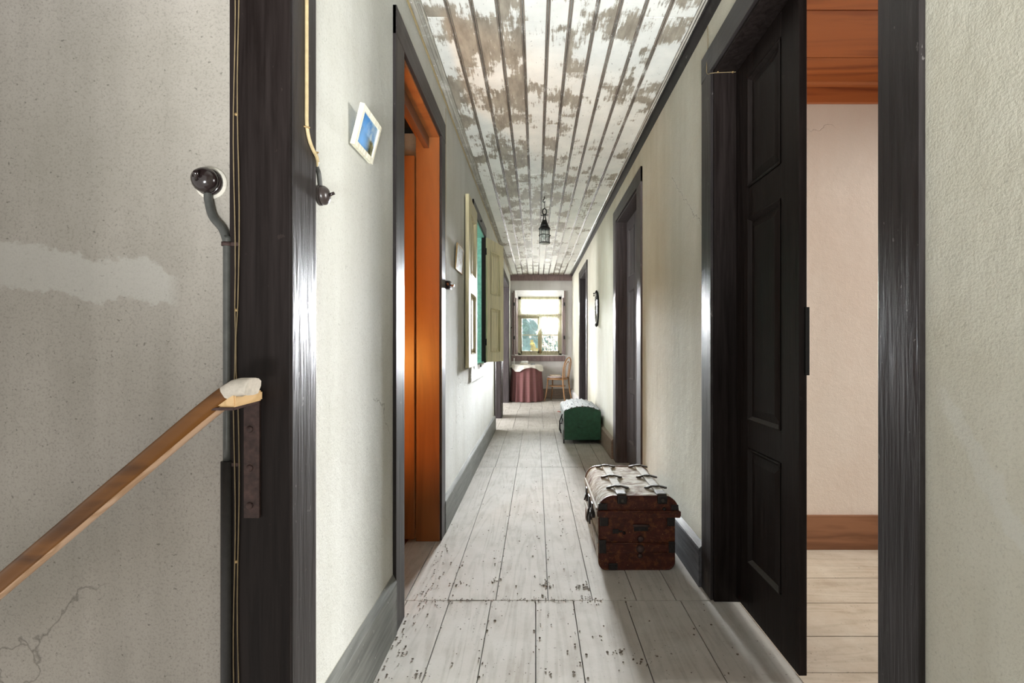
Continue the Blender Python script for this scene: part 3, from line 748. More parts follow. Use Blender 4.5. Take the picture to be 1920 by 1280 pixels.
mb = MB(); mb.box(XB, 2.75, 2.503, 2.521, 0, .182, .003)
struct(mb.build('baseboard_right_room', M['pine_skirt']), 'reddish pine skirting in the right hand room', 'skirting board')
mb = MB(); mb.cur = .2; mb.box(XB, 2.75, 2.500, 2.52, 2.384, 2.487, .002); mb.cur = .5; mb.prism([(2.470, 2.496), (2.474, 2.478), (2.488, 2.470), (2.502, 2.466), (2.502, 2.496)], 'x', XB, 2.75)
struct(mb.build('trim_5', M['pine_ceiling']), 'pine frieze and cove at the top of the right room', 'trim')
mb = MB(); ys = [2.50, 2.278, 1.957, 1.66, 1.38, 1.1, .8, .5, .2, -.1, -.5, -.9, -1.3]
for k, (b, a) in enumerate(zip(ys, ys[1:])):
    mb.cur = R.random(); mb.box(XB, 2.76, a+.0025, b-.0025, 2.484, 2.50, .003)
struct(mb.build('ceiling_right_room', M['pine_ceiling']), 'orange pine board ceiling of the right hand room', 'ceiling')
for i, (ya, yb) in enumerate(((2.75, 5.4), (5.6, 9.8))):
    mb = MB(); mb.box(XB, 2.6, ya, ya+.05, -.02, 2.6); mb.box(2.6, 2.65, ya, yb, -.02, 2.6)
    struct(mb.build('wall_shut_room', M['wall_end']), 'closed room behind the shut right doors', 'wall')

# ------------------------------------------------------------------ brown trunk
T0 = (.505, 2.58, 0)
tr = thing('trunk', 'rusty red brown tin trunk with dusty slatted top, nearest on the floor', 'trunk', T0)
def rrect(x0, x1, z0, z1, rb, rt, n=6, crown=0):
    pts = []
    for cx, cz, r, a0 in ((x1-rb, z0+rb, rb, -90), (x1-rt, z1-rt, rt, 0), (x0+rt, z1-rt, rt, 90), (x0+rb, z0+rb, rb, 180)):
        for k in range(n+1):
            a = math.radians(a0+90*k/n); pts.append((cx+r*math.cos(a), cz+r*math.sin(a)))
    return [(x, z + (crown*(1-((x-(x0+x1)/2)/((x1-x0)/2))**2) if z > (z0+z1)/2 else 0)) for x, z in pts]
ty0, ty1 = 2.279, 2.875
def shell(pts, y0, y1, name, lip=.0):
    """front and back as plain tin, the skin round them as dusty tin"""
    a = MB(); a.prism(pts, 'y', y0+.003, y1-.003, True, False); o = a.build(name, M['trunk_top'], tr)
    for yy in (y0+.003, y1-.003):
        b = MB(); b._f([b.bm.verts.new((x, yy, z)) for x, z in pts]); b.build('end_panel', M['trunk'], o)
        c = MB(); c.tube([(x, yy, z) for x, z in pts], .004, 6, True); c.build('edge_bead', M['trunk'], o)
    return o
body = shell(rrect(.306, .672, .0, .272, .04, .006), ty0, ty1, 'body')
lid = shell(rrect(.302, .690, .268, .352, .006, .066, 8, .012), ty0-.003, ty1-.02, 'lid')
mb = MB()
mb.prism(rrect(.296, .700, .258, .291, .012, .012, 4), 'y', ty0-.012, ty0+.004, False); mb.tube([(.298, ty0-.011, .287), (.699, ty0-.011, .283)], .005, 8)
mb.build('rim_band', M['trunk'], tr)
mb = MB(); mb.prism(rrect(.294, .304, .252, .285, .003, .003, 3), 'y', ty0, ty1-.01); mb.build('rim_side', M['trunk_top'], tr); mb = MB(); mb.prism(rrect(.680, .700, .252, .285, .003, .003, 3), 'y', ty0, ty1-.01); mb.build('rim_side', M['trunk_top'], tr)
mb = MB(); mb.box(.305, .673, ty0-.006, ty0+.002, .088, .131, .003); mb.tube([(.304, ty0-.005, .131), (.674, ty0-.005, .129)], .004, 6); mb.tube([(.304, ty0-.005, .088), (.674, ty0-.005, .087)], .003, 6); mb.build('belt', M['trunk'], tr)
def patch(x0, x1, z0, z1, y=ty0-.003, t=.006, b=.003):
    mb = MB(); mb.box(x0, x1, y-t, y+.002, z0, z1, b); mb.build('corner_plate', M['tin'], tr)
patch(.305, .340, .083, .148, ty0-.004); patch(.642, .673, .086, .140, ty0-.004)
patch(.308, .350, .215, .262); patch(.635, .672, .215, .258)
patch(.302, .345, .292, .325); patch(.655, .690, .292, .318)
patch(.352, .395, .004, .034)
for x in (.417, .612):
    mb = MB(); mb.box(x-.024, x+.024, ty0-.012, ty0+.004, .322, .362, .006); mb.build('slat_cap', M['tin'], tr)
    b = MB(); b.tube([(x, ty0-.016, .340), (x, ty0-.010, .340)], .008, 10); b.build('rivet', M['clasp'], tr)
    zt = lambda y: .366
    s = MB(); s.box(x-.021, x+.021, ty0+.045, ty1-.03, .352, .3685, .004); so = s.build('slat', M['slat'], tr)
    c = MB(); c.box(x-.024, x+.024, ty0+.0, ty0+.06, .352, .3695, .005); c.build('slat_end', M['clasp'], so)
    for yy in (2.405, 2.60, 2.825):
        c = MB(); rows = []
        for k in range(13):
            u = -1+2*k/12; au = abs(u)
            wd = (.013+.006*math.cos(u*PI*3)) * (1 if au < .85 else .45)
            h_ = .3705 if au < .42 else .3705-(au-.42)/.58*.0085
            if au < .2: h_ += .002
            xx = x+u*.058
            rows.append([(xx, yy-wd, h_), (xx, yy-wd*.45, h_+.003), (xx, yy+wd*.45, h_+.003), (xx, yy+wd, h_), (xx, yy+wd, h_-.005), (xx, yy-wd, h_-.005)])
        c.grid(rows, False, True); c.bm.verts.ensure_lookup_table(); c._f(list(c.bm.verts[:6])); c._f(list(c.bm.verts[-6:])); c.build('clasp', M['clasp'], so)
mb = MB(); mb.box(.468, .548, ty0-.006, ty0, .186, .222, .003); o = mb.build('handle_plate', M['trunk'], tr)
mb = MB(); mb.box(.474, .542, ty0-.0075, ty0-.004, .191, .211, .001); mb.build('handle_slot', M['tin'], o)
mb = MB(); mb.tube([(.470, ty0-.008, .218), (.548, ty0-.008, .217)], .006, 8); mb.build('handle', M['rust'], o)
mb = MB(); mb.lathe([(.002, -.02), (.014, -.018), (.019, -.008), (.021, 0)], Matrix.Translation((.505, ty0-.004, .105)) @ Matrix.Rotation(-PI/2, 4, 'X') , 16)
mb.lathe([(.002, -.008), (.012, -.007), (.016, 0)], Matrix.Translation((.508, ty0, .150)) @ Matrix.Rotation(-PI/2, 4, 'X'), 14)
mb.lathe([(.002, -.007), (.010, -.006), (.013, 0)], Matrix.Translation((.505, ty0, .068)) @ Matrix.Rotation(-PI/2, 4, 'X'), 12)
mb.build('lock', M['rust'], tr)
mb = MB(); mb.box(.372, .402, ty0-.002, ty0+.004, .176, .198, .002); mb.box(.398, .420, ty0-.002, ty0+.004, .182, .190, .002); mb.build('catch_plate', M['tin'], tr); mb = MB(); mb.lathe([(.001, -.004), (.008, 0)], Matrix.Translation((.428, ty0+.002, .178)) @ Matrix.Rotation(-PI/2, 4, 'X'), 10); mb.build('catch_plate', M['tin'], tr); mb = MB(); mb.lathe([(.001, -.01), (.008, -.008), (.010, 0)], Matrix.Translation((.622, ty0-.002, .296)) @ Matrix.Rotation(-PI/2, 4, 'X'), 10); mb.build('catch_plate', M['tin'], tr)
# hasps on the long left side
mb = MB()
for yy in (2.44, 2.70):
    mb.box(.288, .304, yy-.018, yy+.018, .20, .275, .003); mb.tube([(.289, yy-.02, .24), (.279, yy, .205), (.289, yy+.02, .24)], .004, 6); mb.build('hasp', M['tin'], tr); mb = MB()
mb.box(.288, .304, 2.55, 2.60, .12, .27, .003); mb.tube([(.286, 2.56, .20), (.280, 2.575, .15), (.286, 2.59, .12)], .005, 6)
mb.build('hasp', M['tin'], tr)
mb = MB(); mb.box(.296, .305, ty0+.02, ty1-.02, .120, .145, .003); mb.box(.294, .303, ty0+.03, ty1-.03, .276, .292, .003); mb.build('side_slat', M['slat'], tr)

# ------------------------------------------------------------------ green chest
gc = thing('chest', 'green domed chest under pale dust, standing in front of far right door', 'chest', (.525, 5.65, 0))
gx0, gx1, gy0, gy1 = .318, .722, 5.25, 6.02
def dome(o=0, n=16, zs=.366, zt=.412):
    pts = [(gx0-o, .045), (gx1+o, .045), (gx1+o, zs)]
    cx = (gx0+gx1)/2; hw = (gx1-gx0)/2
    for k in range(1, n): 
        u = 1-2*k/n; pts.append((cx+u*(hw+o), zs+(zt+o-zs)*(1-abs(u)**2.2)))
    pts.append((gx0-o, zs)); return pts
a = MB(); pts = dome(); a.prism(pts, 'y', gy0, gy1, False, True); a.build('body', M['green'], gc)
ins = MB(); ins.box(gx0+.05, gx1-.05, gy0-.0025, gy0+.002, .255, .262, .001); ins.tube([(.47, gy0-.001, .19), (.50, gy0-.004, .182), (.54, gy0-.004, .182), (.57, gy0-.001, .19)], .004, 6); ins.build('end_moulding', M['green'], gc)
top = dome(.006)[2:]
a = MB(); a.grid([[(x, gy0+.004, z+.001) for x, z in top], [(x, gy1-.004, z+.001) for x, z in top]], True); lidskin = a.build('lid', M['chest_dust'], gc)
cx = (gx0+gx1)/2; hw = (gx1-gx0)/2
for k in range(7):
    u = -.90+1.8*k/6; mb = MB(); rows = []
    for yy in (gy0-.006, gy1+.006):
        row = []
        for du in (-.062, -.04, 0, .04, .062):
            uu = max(-1, min(1, u+du)); z = .366+(.418-.366)*(1-abs(uu)**2.2)
            row.append((cx+uu*(hw+.008), yy, z+(.009 if abs(du) < .05 else .002)))
        rows.append(row)
    mb.grid(rows, False)
    r0 = rows[0]; mb.grid([r0, [(x, y+.001, z-.014) for x, y, z in r0]], False)
    s = mb.build('slat', M['chest_dust'], lidskin)
mb = MB()
for k in range(11):
    u = R.uniform(-.8, .8); yy = R.uniform(gy0+.05, gy1-.1); z = .366+(.418-.366)*(1-abs(u)**2.2)+.010
    mb.lathe([(.001, .003), (.006, .001), (.006, -.003)], Matrix.Translation((cx+u*hw, yy, z)), 8)
mb.build('rivets', M['iron'], lidskin)['kind'] = 'stuff'
a = MB(); a.box(gx0-.007, gx0+.002, gy0+.01, gy1-.01, .05, .36, .003); a.build('front_panel', M['chest_dust'], gc)
mb = MB(); mb.box(gx1-.012, gx1+.004, gy0-.003, gy1, .05, .36, .002); mb.build('back_panel', M['green'], gc)
for yy in (gy0+.03, gy1-.06):
    for xx in (gx0-.012, gx1-.03):
        mb = MB(); mb.box(xx, xx+.014, yy-.008, yy+.008, 0, .06 if xx > .5 else .15, .003); mb.build('foot', M['iron'], gc)
mb = MB(); yy = 5.50; mb.tube([(gx0-.008, yy, .30), (gx0-.040, yy, .22), (gx0-.042, yy, .12), (gx0-.022, yy, .075)], .007, 8); mb.tube([(gx0-.008, yy, .19), (gx0-.04, yy, .19)], .006, 8); mb.tube([(gx0-.01, yy-.08, .26), (gx0-.02, yy, .20), (gx0-.01, yy+.08, .26)], .005, 8)
mb.build('hasp', M['iron'], gc)
mb = MB(); mb.tube([(gx0-.01, 5.88, .27), (gx0-.03, 5.90, .275), (gx0-.045, 5.93, .27)], .006, 8); mb.build('handle_strap', flat('red_strap', (.4, .08, .06), .7), gc)

# ------------------------------------------------------------------ lantern
LX, LY = .084, 4.64; zt = zc(LY)
la = thing('ceiling_lantern', 'small black iron lantern hanging from the ceiling', 'lantern', (LX, LY, 2.10))
mb = MB(); mb.tube([(LX, LY, zt+.01), (LX, LY, zt-.02), (LX-.012, LY, zt-.035), (LX-.014, LY, zt-.05), (LX-.004, LY, zt-.058), (LX+.006, LY, zt-.048)], .005, 8); mb.build('ceiling_hook', M['iron'], la)
ring0 = 2.445
mb = MB(); zz = zt-.052
k = 0
while zz > ring0+.012:
    c = Matrix.Translation((LX, LY, zz-.010)) @ Matrix.Rotation(PI/2*(k % 2)+.4, 4, 'Z')
    mb.tube([c @ Vector((.005*math.cos(t*PI/5), 0, .011*math.sin(t*PI/5))) for t in range(10)], .0018, 6, True); zz -= .017; k += 1
mb.build('chain', M['iron'], la)
mb = MB(); mb.tube([(LX+.020*math.cos(t*PI/10), LY, 2.420+.030*math.sin(t*PI/10)) for t in range(20)], .006, 8, True); mb.build('ring', M['iron'], la)
mb = MB(); mb.tube([(LX-.035, LY, 2.385), (LX+.035, LY, 2.387)], .004, 6)
mb.lathe([(.030, 2.315), (.046, 2.265)], Matrix.Translation((LX, LY, 0)), 16); mb.lathe([(.018, 2.335), (.030, 2.315)], Matrix.Translation((LX, LY, 0)), 16)
mb.lathe([(.046, 2.268), (.060, 2.252), (.060, 2.246), (.046, 2.246)], Matrix.Translation((LX, LY, 0)), 20)
for k in range(4):
    a_ = PI/4+k*PI/2; ca, sa = math.cos(a_), math.sin(a_); mb.tube([(LX+.006*ca, LY+.006*sa, 2.395), (LX+.018*ca, LY+.018*sa, 2.34), (LX+.046*ca, LY+.046*sa, 2.262)], .005, 6)
mb.build('cap', M['iron'], la)
mb = MB(); mb.lathe([(.046, 2.246), (.046, 2.112)], Matrix.Translation((LX, LY, 0)), 24); mb.build('glass', M['lantern_glass'], la)
mb = MB()
for k in range(8):
    a_ = k*PI/4+.2; ca, sa = math.cos(a_)*.051, math.sin(a_)*.051; mb.tube([(LX+ca, LY+sa, 2.25), (LX+ca, LY+sa, 2.108)], .0028, 6)
for z_, r_ in ((2.185, .056), (2.11, .052)): mb.tube([(LX+r_*math.cos(t*PI/12), LY+r_*math.sin(t*PI/12), z_) for t in range(24)], .0035 if z_ > 2.15 else .005, 6, True)
mb.lathe([(.001, -.007), (.006, 0), (.001, .007)], Matrix.Translation((LX+.058, LY-.02, 2.18)), 8)
mb.build('cage', M['iron'], la)
mb = MB(); mb.lathe([(.001, 2.104), (.049, 2.104), (.050, 2.112), (.001, 2.114)], Matrix.Translation((LX, LY, 0)), 24); mb.build('base', M['slat'], la)
mb = MB(); mb.lathe([(.012, 2.25), (.013, 2.215), (.012, 2.21), (.022, 2.19), (.024, 2.175), (.017, 2.155), (.002, 2.148)], Matrix.Translation((LX, LY, 0)), 14); mb.build('bulb', M['lantern_glass'], la)

# ------------------------------------------------------------------ table, cloths and what lies on them
TX, TY = -.19, 9.50
tb = thing('round_table', 'small round table hidden under checked skirt below the window', 'table', (TX, TY, 0))
mb = MB(); mb.lathe([(.001, .700), (.272, .700), (.277, .71), (.272, .720), (.001, .720)], Matrix.Translation((TX, TY, 0)), 32); mb.build('tabletop', M['bent'], tb)
for k in range(3):
    a_ = .5+k*2*PI/3; mb = MB(); mb.tube([(TX+.17*math.cos(a_), TY+.17*math.sin(a_), .70), (TX+.2*math.cos(a_), TY+.2*math.sin(a_), 0)], .018, 8); mb.build('leg', M['bent'], tb)
rows = []
for j in range(22):
    v = j/21; row = []
    for i in range(180):
        t = i/180*2*PI
        r = .292+.026*v + (.004+.024*v**.7)*math.sin(17*t+1.6*math.sin(2*t)+.5*v) + .006*v*math.sin(31*t)
        row.append((TX+r*math.cos(t), TY+min(r*math.sin(t), .375), .724-.716*v + (.006*math.sin(9*t) if v > .97 else 0)))
    rows.append(row)
mb = MB(); mb.grid(rows, True, True); mb._f([mb.bm.verts.new((TX+.294*math.cos(i*PI/30), TY+.294*math.sin(i*PI/30), .7245)) for i in range(60)])
tag(mb.build('tablecloth', M['check'], None, loc=(TX, TY, 0)), 'long red checked tablecloth falling in folds to the floor', 'tablecloth')
rows = []
rot = .25
for j in range(16):
    v = j/15; row = []
    for i in range(160):
        t = i/160*2*PI
        q = ((t-rot+PI/4) % (PI/2))-PI/4
        Rs = min(.352/math.cos(q), .435); s = v*Rs; rt = .298
        if s <= rt: r, z = s, .731
        else:
            o = s-rt; r = rt+.014*min(1, o/.03)+.30*o+.007*math.sin(17*t)*min(1, o/.05); z = .731-o*.93
        x, y = TX+r*math.cos(t), TY+r*math.sin(t)
        x = max(x, XL+.006)
        row.append((x, y, z))
    rows.append(row)
mb = MB(); mb.grid(rows, True, True)
tag(mb.build('table_topper', M['white_cloth'], None, loc=(TX, TY, .73)), 'white cloth laid over the red checked tablecloth', 'tablecloth')
t1 = thing('box', 'small white box on the white tabletop cloth', 'box', (TX-.06, 9.55, .733))
mb = MB(); mb.box(TX-.13, TX+.02, 9.48, 9.60, .733, .765, .003); mb.build('base', M['page'], t1)
mb = MB(); mb.box(TX-.11, TX+.03, 9.49, 9.59, .765, .805, .004); mb.build('lid', M['box'], t1)
mb = MB(); mb.lathe([(.001, .733), (.035, .733), (.05, .745), (.048, .748), (.03, .74), (.001, .738)], Matrix.Translation((TX+.13, 9.55, 0)), 18)
tag(mb.build('dish', M['slate'], None, loc=(TX+.13, 9.55, .733)), 'slate blue dish beside the white box', 'dish')
mb = MB(); mb.box(-.455, -.435, 9.52, 9.60, .733, .86, .002)
tag(mb.build('card', M['box'], None, loc=(-.445, 9.56, .733)), 'white card standing upright at the left table edge', 'card')

# ------------------------------------------------------------------ bentwood chair
cr = thing('bentwood_chair', 'bentwood cafe chair with looped back under the window', 'chair', (.425, 9.45, 0), math.radians(-25))
def loc_build(mb, name, mat, parent=cr):
    o = mb.build(name, mat, None); o.parent = parent; return o
mb = MB(); mb.tube([(.195*math.cos(t*PI/16), .185*math.sin(t*PI/16), .452) for t in range(32)], .017, 10, True); mb.lathe([(.001, .45), (.185, .450), (.185, .462), (.001, .46)], Matrix(), 32); loc_build(mb, 'seat', M['bent'])
for sy in (-1, 1):
    mb = MB(); mb.tube([(-.150, sy*.125, .45), (-.158, sy*.135, .30), (-.178, sy*.155, .12), (-.205, sy*.17, .0)], [.015, .014, .0125, .011], 10); loc_build(mb, 'leg', M['bent'])
    mb = MB(); mb.tube([(.185, sy*.155, .47), (.19, sy*.158, .36), (.215, sy*.17, .16), (.245, sy*.185, 0)], [.016, .015, .0135, .012], 10); loc_build(mb, 'leg', M['bent'])
mb = MB(); pts = []
for k in range(25):
    u = k/24; a_ = PI*u; yv = -.185*math.cos(a_) if True else 0
    if u < .3: s = u/.3; pts.append((.185+.045*s*.6, -.158-.027*s, .46+.22*s))
    elif u > .7: s = (1-u)/.3; pts.append((.185+.045*s*.6, .158+.027*s, .46+.22*s))
    else:
        a2 = PI*(u-.3)/.4; pts.append((.212+.045*math.sin(a2), -.185*math.cos(a2), .68+.20*math.sin(a2)))
mb.tube(pts, .0135, 10); loc_build(mb, 'back_hoop', M['bent'])
mb = MB(); pts = []
for k in range(21):
    u = k/20
    if u < .3: s = u/.3; pts.append((.192+.02*s, -.075-.03*s, .46+.22*s))
    elif u > .7: s = (1-u)/.3; pts.append((.192+.02*s, .075+.03*s, .46+.22*s))
    else: a2 = PI*(u-.3)/.4; pts.append((.212+.03*math.sin(a2), -.105*math.cos(a2), .68+.12*math.sin(a2)))
mb.tube(pts, .010, 8); loc_build(mb, 'inner_hoop', M['bent'])
mb = MB(); mb.tube([(.165*math.cos(t*PI/14), .15*math.sin(t*PI/14), .305) for t in range(28)], .009, 8, True); loc_build(mb, 'stretcher', M['bent'])
cu = MB(); cu.lathe([(.001, .470), (.16, .468), (.195, .476), (.20, .486), (.19, .497), (.12, .505), (.001, .506)], Matrix(), 28)
o = cu.build('seat_cushion', M['cushion'], None); o.location = (.425, 9.45, 0); o.rotation_euler = (0, 0, math.radians(-25)); tag(o, 'flat mauve cushion on the bentwood chair seat', 'cushion')
bk = thing('book', 'tan book lying on the chair cushion', 'book', (.385, 9.42, .507), .15)
mb = MB(); mb.box(-.10, .10, -.07, .07, 0, .003, .001); mb.box(-.10, .10, -.07, .07, .020, .023, .001); mb.box(-.10, -.096, -.07, .07, 0, .023, .001); o = mb.build('cover', M['book'], None); o.parent = bk
mb = MB(); mb.box(-.097, .095, -.066, .066, .003, .020); o = mb.build('pages', M['page'], None); o.parent = bk
mb = MB(); mb.tube([(-.505, YE-.002, 1.50), (-.505, YE-.03, 1.50), (-.505, YE-.04, 1.52)], .006, 8); mb.tube([(-.53, YE-.01, 1.485), (-.48, YE-.01, 1.515)], .009, 8)
tag(mb.build('wall_hook', M['clasp'], None, loc=(-.505, YE, 1.5)), 'small metal hook on the wall left of the end window', 'hook')

# ------------------------------------------------------------------ mirror, pictures
mi = thing('oval_mirror', 'narrow oval mirror in dark ornate frame on the right wall', 'mirror', (XR, 5.77, 1.36))
def ell(k, n, a, b, x): return (x, 5.77+a*math.cos(2*PI*k/n), 1.555+b*math.sin(2*PI*k/n))
mb = MB()
pts = [ell(k, 48, .115, .185, XR-.011-.003*math.sin(2*PI*k/48)) for k in range(48)]
mb.tube(pts, [.010+.003*(k % 2) for k in range(48)], 8, True); mb.tube([ell(k, 48, .130, .20, XR-.010) for k in range(48)], .009, 8, True)
mb.build('frame', M['iron'], mi)
mb = MB(); mb.tube([ell(k, 48, .100, .170, XR-.017) for k in range(48)], .006, 8, True)
for k in range(20):
    p = ell(k, 20, .118, .188, XR-.020); mb.lathe([(.001, -.006), (.007, 0), (.001, .006)], Matrix.Translation(p), 8)
mb.build('beading', M['silver'], mi)
mb = MB(); mb._f([mb.bm.verts.new(ell(k, 48, .102, .172, XR-.013)) for k in range(48)]); mb._f([mb.bm.verts.new(ell(k, 48, .102, .172, XR-.004)) for k in range(48)]); mb.build('glass', M['mirror'], mi)
for z_ in (1.753, 1.357):
    mb = MB()
    for a_, b_, r_ in ((0, 0, .020), (.03, -.006, .014), (-.03, -.006, .014), (.0, .018 if z_ > 1.5 else -.016, .011)): mb.lathe([(.001, -r_), (r_*.7, -r_*.7), (r_, 0), (r_*.7, r_*.7), (.001, r_)], Matrix.Translation((XR-.016, 5.77+a_, z_+b_)), 10)
    mb.build('crest' if z_ > 1.5 else 'pendant', M['iron'], mi)
mb = MB(); mb.lathe([(.001, -.014), (.012, 0), (.001, .014)], Matrix.Translation((XR-.042, 5.80, 1.745)), 8); mb.lathe([(.001, -.012), (.010, 0), (.001, .012)], Matrix.Translation((XR-.044, 5.79, 1.718)), 8)
mb.build('finial', M['iron'], mi)

def picture(name, label, y0, w, z0, h, lean, fw, depth, fmat, pmat, off=.004):
    """hung on the left wall; local y along the wall, z up, front towards +x"""
    rt = thing(name, label, 'picture', (XL+off, y0, z0)); rt.rotation_euler = (0, lean, 0)
    mb = MB(); mb.box(0, depth, 0, w, 0, fw, .0015); mb.box(0, depth, 0, w, h-fw, h, .0015); mb.box(0, depth, 0, fw, fw, h-fw, .0015); mb.box(0, depth, w-fw, w, fw, h-fw, .0015)
    o = mb.build('frame', M[fmat], None); o.parent = rt
    mb = MB(); mb.box(.002, depth*.7, fw-.002, w-fw+.002, fw-.002, h-fw+.002); o = mb.build('print', M[pmat], None); o.parent = rt
    return rt
picture('framed_picture', 'small cream framed landscape print leaning from the near left wall', 1.351, .152, 1.668, .122, math.radians(14), .016, .014, 'frame_white', 'pic1')
picture('framed_picture', 'small faded print in thin gilt frame left of the shutter', 3.09, .28, 1.60, .172, math.radians(4), .007, .010, 'gilt', 'pic2')

# ------------------------------------------------------------------ switches, conduit, wires
def switch(name, label, pos, axis, r, d, bm_, cap='bakelite'):
    root = thing(name, label, 'switch', pos)
    mat = Matrix.Translation(pos) @ (Matrix.Rotation(PI/2, 4, 'Y') if axis == 'x' else Matrix.Rotation(PI/2, 4, 'X'))
    mb = MB(); mb.lathe([(r*1.04, -.001), (r*1.04, d*.22), (r*.96, d*.30)], mat, 24); mb.build('base', M[bm_], root)
    mb = MB(); mb.lathe([(r*.93, d*.26), (r*.98, d*.42), (r*.95, d*.60), (r*.74, d*.84), (r*.40, d*.97), (.001, d)], mat, 24); c = mb.build('cover', M[cap], root)
    return root, mat, c
ysw = YS+.005
s, m_, c = switch('round_switch', 'round black bakelite switch on top of the grey conduit', (-.707, ysw, 1.437), 'y', .0275, .040, 'bakelite')
mb = MB(); mb.tube([m_ @ Vector((-.004, -.006, .036)), m_ @ Vector((.004, .006, .052))], .0045, 8); mb.build('lever', M['bakelite'], s)
mb = MB(); mb.lathe([(.036, -.002), (.034, .002), (.0278, .003)], m_, 24); mb.build('backing', M['ring_plaster'], s)
s, m_, c = switch('round_switch', 'round brown switch on the left wall beside the stair jamb', (XL, 1.168, 1.458), 'x', .024, .026, 'bakelite_light', 'bakelite_light')
mb = MB(); mb.tube([m_ @ Vector((0, 0, .024)), m_ @ Vector((-.006, 0, .038))], .004, 8); mb.build('lever', M['bakelite'], s)
s, m_, c = switch('rotary_switch', 'square black rotary switch beside the orange doorway', (XL, 2.80, 1.449), 'x', .020, .030, 'bakelite')
mb = MB(); mb.box(XL, XL+.034, 2.772, 2.826, 1.425, 1.475, .006); mb.build('housing', M['bakelite'], s)
mb = MB(); mb.tube([(XL+.03, 2.80, 1.449), (XL+.052, 2.80, 1.447)], .006, 8); mb.tube([(XL+.02, 2.772, 1.449), (XL+.02, 2.760, 1.455)], .006, 8); mb.build('knob', flat('copper_knob', (.35, .12, .05), .35, .6), s)
def bez(ps, n=10):
    out = []
    P = [Vector(p) for p in ps]
    for i in range(len(P)-1):
        p0 = P[max(i-1, 0)]; p1 = P[i]; p2 = P[i+1]; p3 = P[min(i+2, len(P)-1)]
        for k in range(n):
            t = k/n; out.append(.5*((2*p1)+(-p0+p2)*t+(2*p0-5*p1+4*p2-p3)*t*t+(-p0+3*p1-3*p2+p3)*t**3))
    out.append(P[-1]); return out
cd = thing('electric_conduit', 'grey conduit pipe running down the stair wall edge', 'conduit', (-.665, YS, .8))
yc = YS-.004
mb = MB(); mb.tube(bez([(-.707, yc, 1.412), (-.706, yc, 1.395), (-.697, yc, 1.362), (-.676, yc, 1.335), (-.666, yc, 1.305), (-.6655, yc, 1.28), (-.6655, yc, .835)], 8), .0085, 10); mb.build('pipe', M['conduit'], cd)
mb = MB(); mb.tube([(-.6655, yc, .835), (-.666, yc, -.2)], .0125, 12); mb.build('tarred_sleeve', M['conduit_dark'], cd)
for z_ in (1.302, .828):
    mb = MB(); mb.tube([(-.6655, yc, z_-.004), (-.6655, yc, z_+.004)], .0112, 12); mb.box(-.66, -.640, YS-.008, YS-.004, z_-.004, z_+.004, .001); mb.build('clamp', M['rust'], cd)
wr = thing('wire_pair', 'pair of thin old wires tacked down the dark jamb', 'wire', (-.64, YS, 1.2))
yw = YS-.0085
for dx in (0, 1):
    xs = -.6475+dx*.0085
    mb = MB(); pts = []
    for k in range(34):
        z = 2.5-k*.07; pts.append((xs+.0022*math.sin(k*.8+dx)+(.003 if 1.0 < z < 1.12 else 0)*(1-2*dx), yw, z))
    mb.tube(pts, .0013, 6); mb.build('wire', M['wire'], wr)
for z_ in (1.58, 1.16, .62):
    mb = MB(); mb.lathe([(.0035, -.003), (.0035, .001), (.001, .002)], Matrix.Translation((-.6435, yw, z_)) @ Matrix.Rotation(PI/2, 4, 'X'), 10); mb.build('tack', M['gilt'], wr)
cb = thing('cream_cable', 'cream cable running down the near casing to the brown switch', 'cable', (XL, 1.1, 1.5))
mb = MB(); mb.tube(bez([(XL+.016, 1.073, zc(1)-.02), (XL+.016, 1.073, 2.2), (XL+.016, 1.073, 1.9), (XL+.016, 1.073, 1.66), (XL+.016, 1.073, 1.60), (XL+.016, 1.077, 1.576), (XL+.016, 1.088, 1.557), (XL+.016, 1.104, 1.544), (XL+.016, 1.122, 1.535), (XL+.012, 1.134, 1.528), (XL+.006, 1.142, 1.522)], 8), .0042, 8); mb.build('sheath', M['cable'], cb)
mb = MB(); mb.tube(bez([(XL+.004, 1.138, 1.527), (XL+.004, 1.158, 1.510), (XL+.004, 1.166, 1.480)], 6), .0055, 8); mb.build('sleeve', M['conduit'], cb)
for y_, z_ in ((1.073, 1.582), (1.116, 1.543)):
    mb = MB(); mb.tube([(XL+.012, y_-.007, z_), (XL+.022, y_, z_), (XL+.012, y_+.007, z_)], .002, 6); mb.build('clip', M['gilt'], cb)
# wire along the left ceiling edge
mb = MB(); pts = []
for k in range(45):
    y = .9+k*.2; pts.append((XL+.006, y, zc(y)-.022-.002*math.sin(k*1.7)))
mb.tube(pts, .003, 6); mb.tube([(p[0], p[1], p[2]-.012) for p in pts], .0022, 6)
tag(mb.build('wall_wire', M['cable'], None, loc=(XL, 2, 2.5)), 'thin yellowed wires along the left wall under the ceiling', 'wire')
dw = thing('door_wire', 'thin wire drooping onto the corner of the near right door frame', 'wire', (XR, 2.05, 2.3))
mb = MB(); mb.tube(bez([(XR-.006, 2.06, 2.49), (XR-.006, 2.055, 2.40), (XR-.016, 2.045, 2.30), (XR-.018, 2.03, 2.262), (XR-.004, 1.995, 2.246), (XR+.088, 1.990, 2.247)], 8), .0016, 6); mb.build('strand', M['wire'], dw)
for x_ in (XR+.012, XR+.075):
    mb = MB(); mb.lathe([(.004, -.003), (.004, .003)], Matrix.Translation((x_, 1.990, 2.247)), 8); mb.build('tack', M['gilt'], dw)
mb = MB(); mb.tube([(XL+.004, 2.79, 2.50), (XL+.004, 2.79, 1.47)], .0012, 6)
tag(mb.build('switch_wire', M['cable'], None, loc=(XL, 2.79, 2)), 'thin wire dropping to the rotary switch', 'wire')

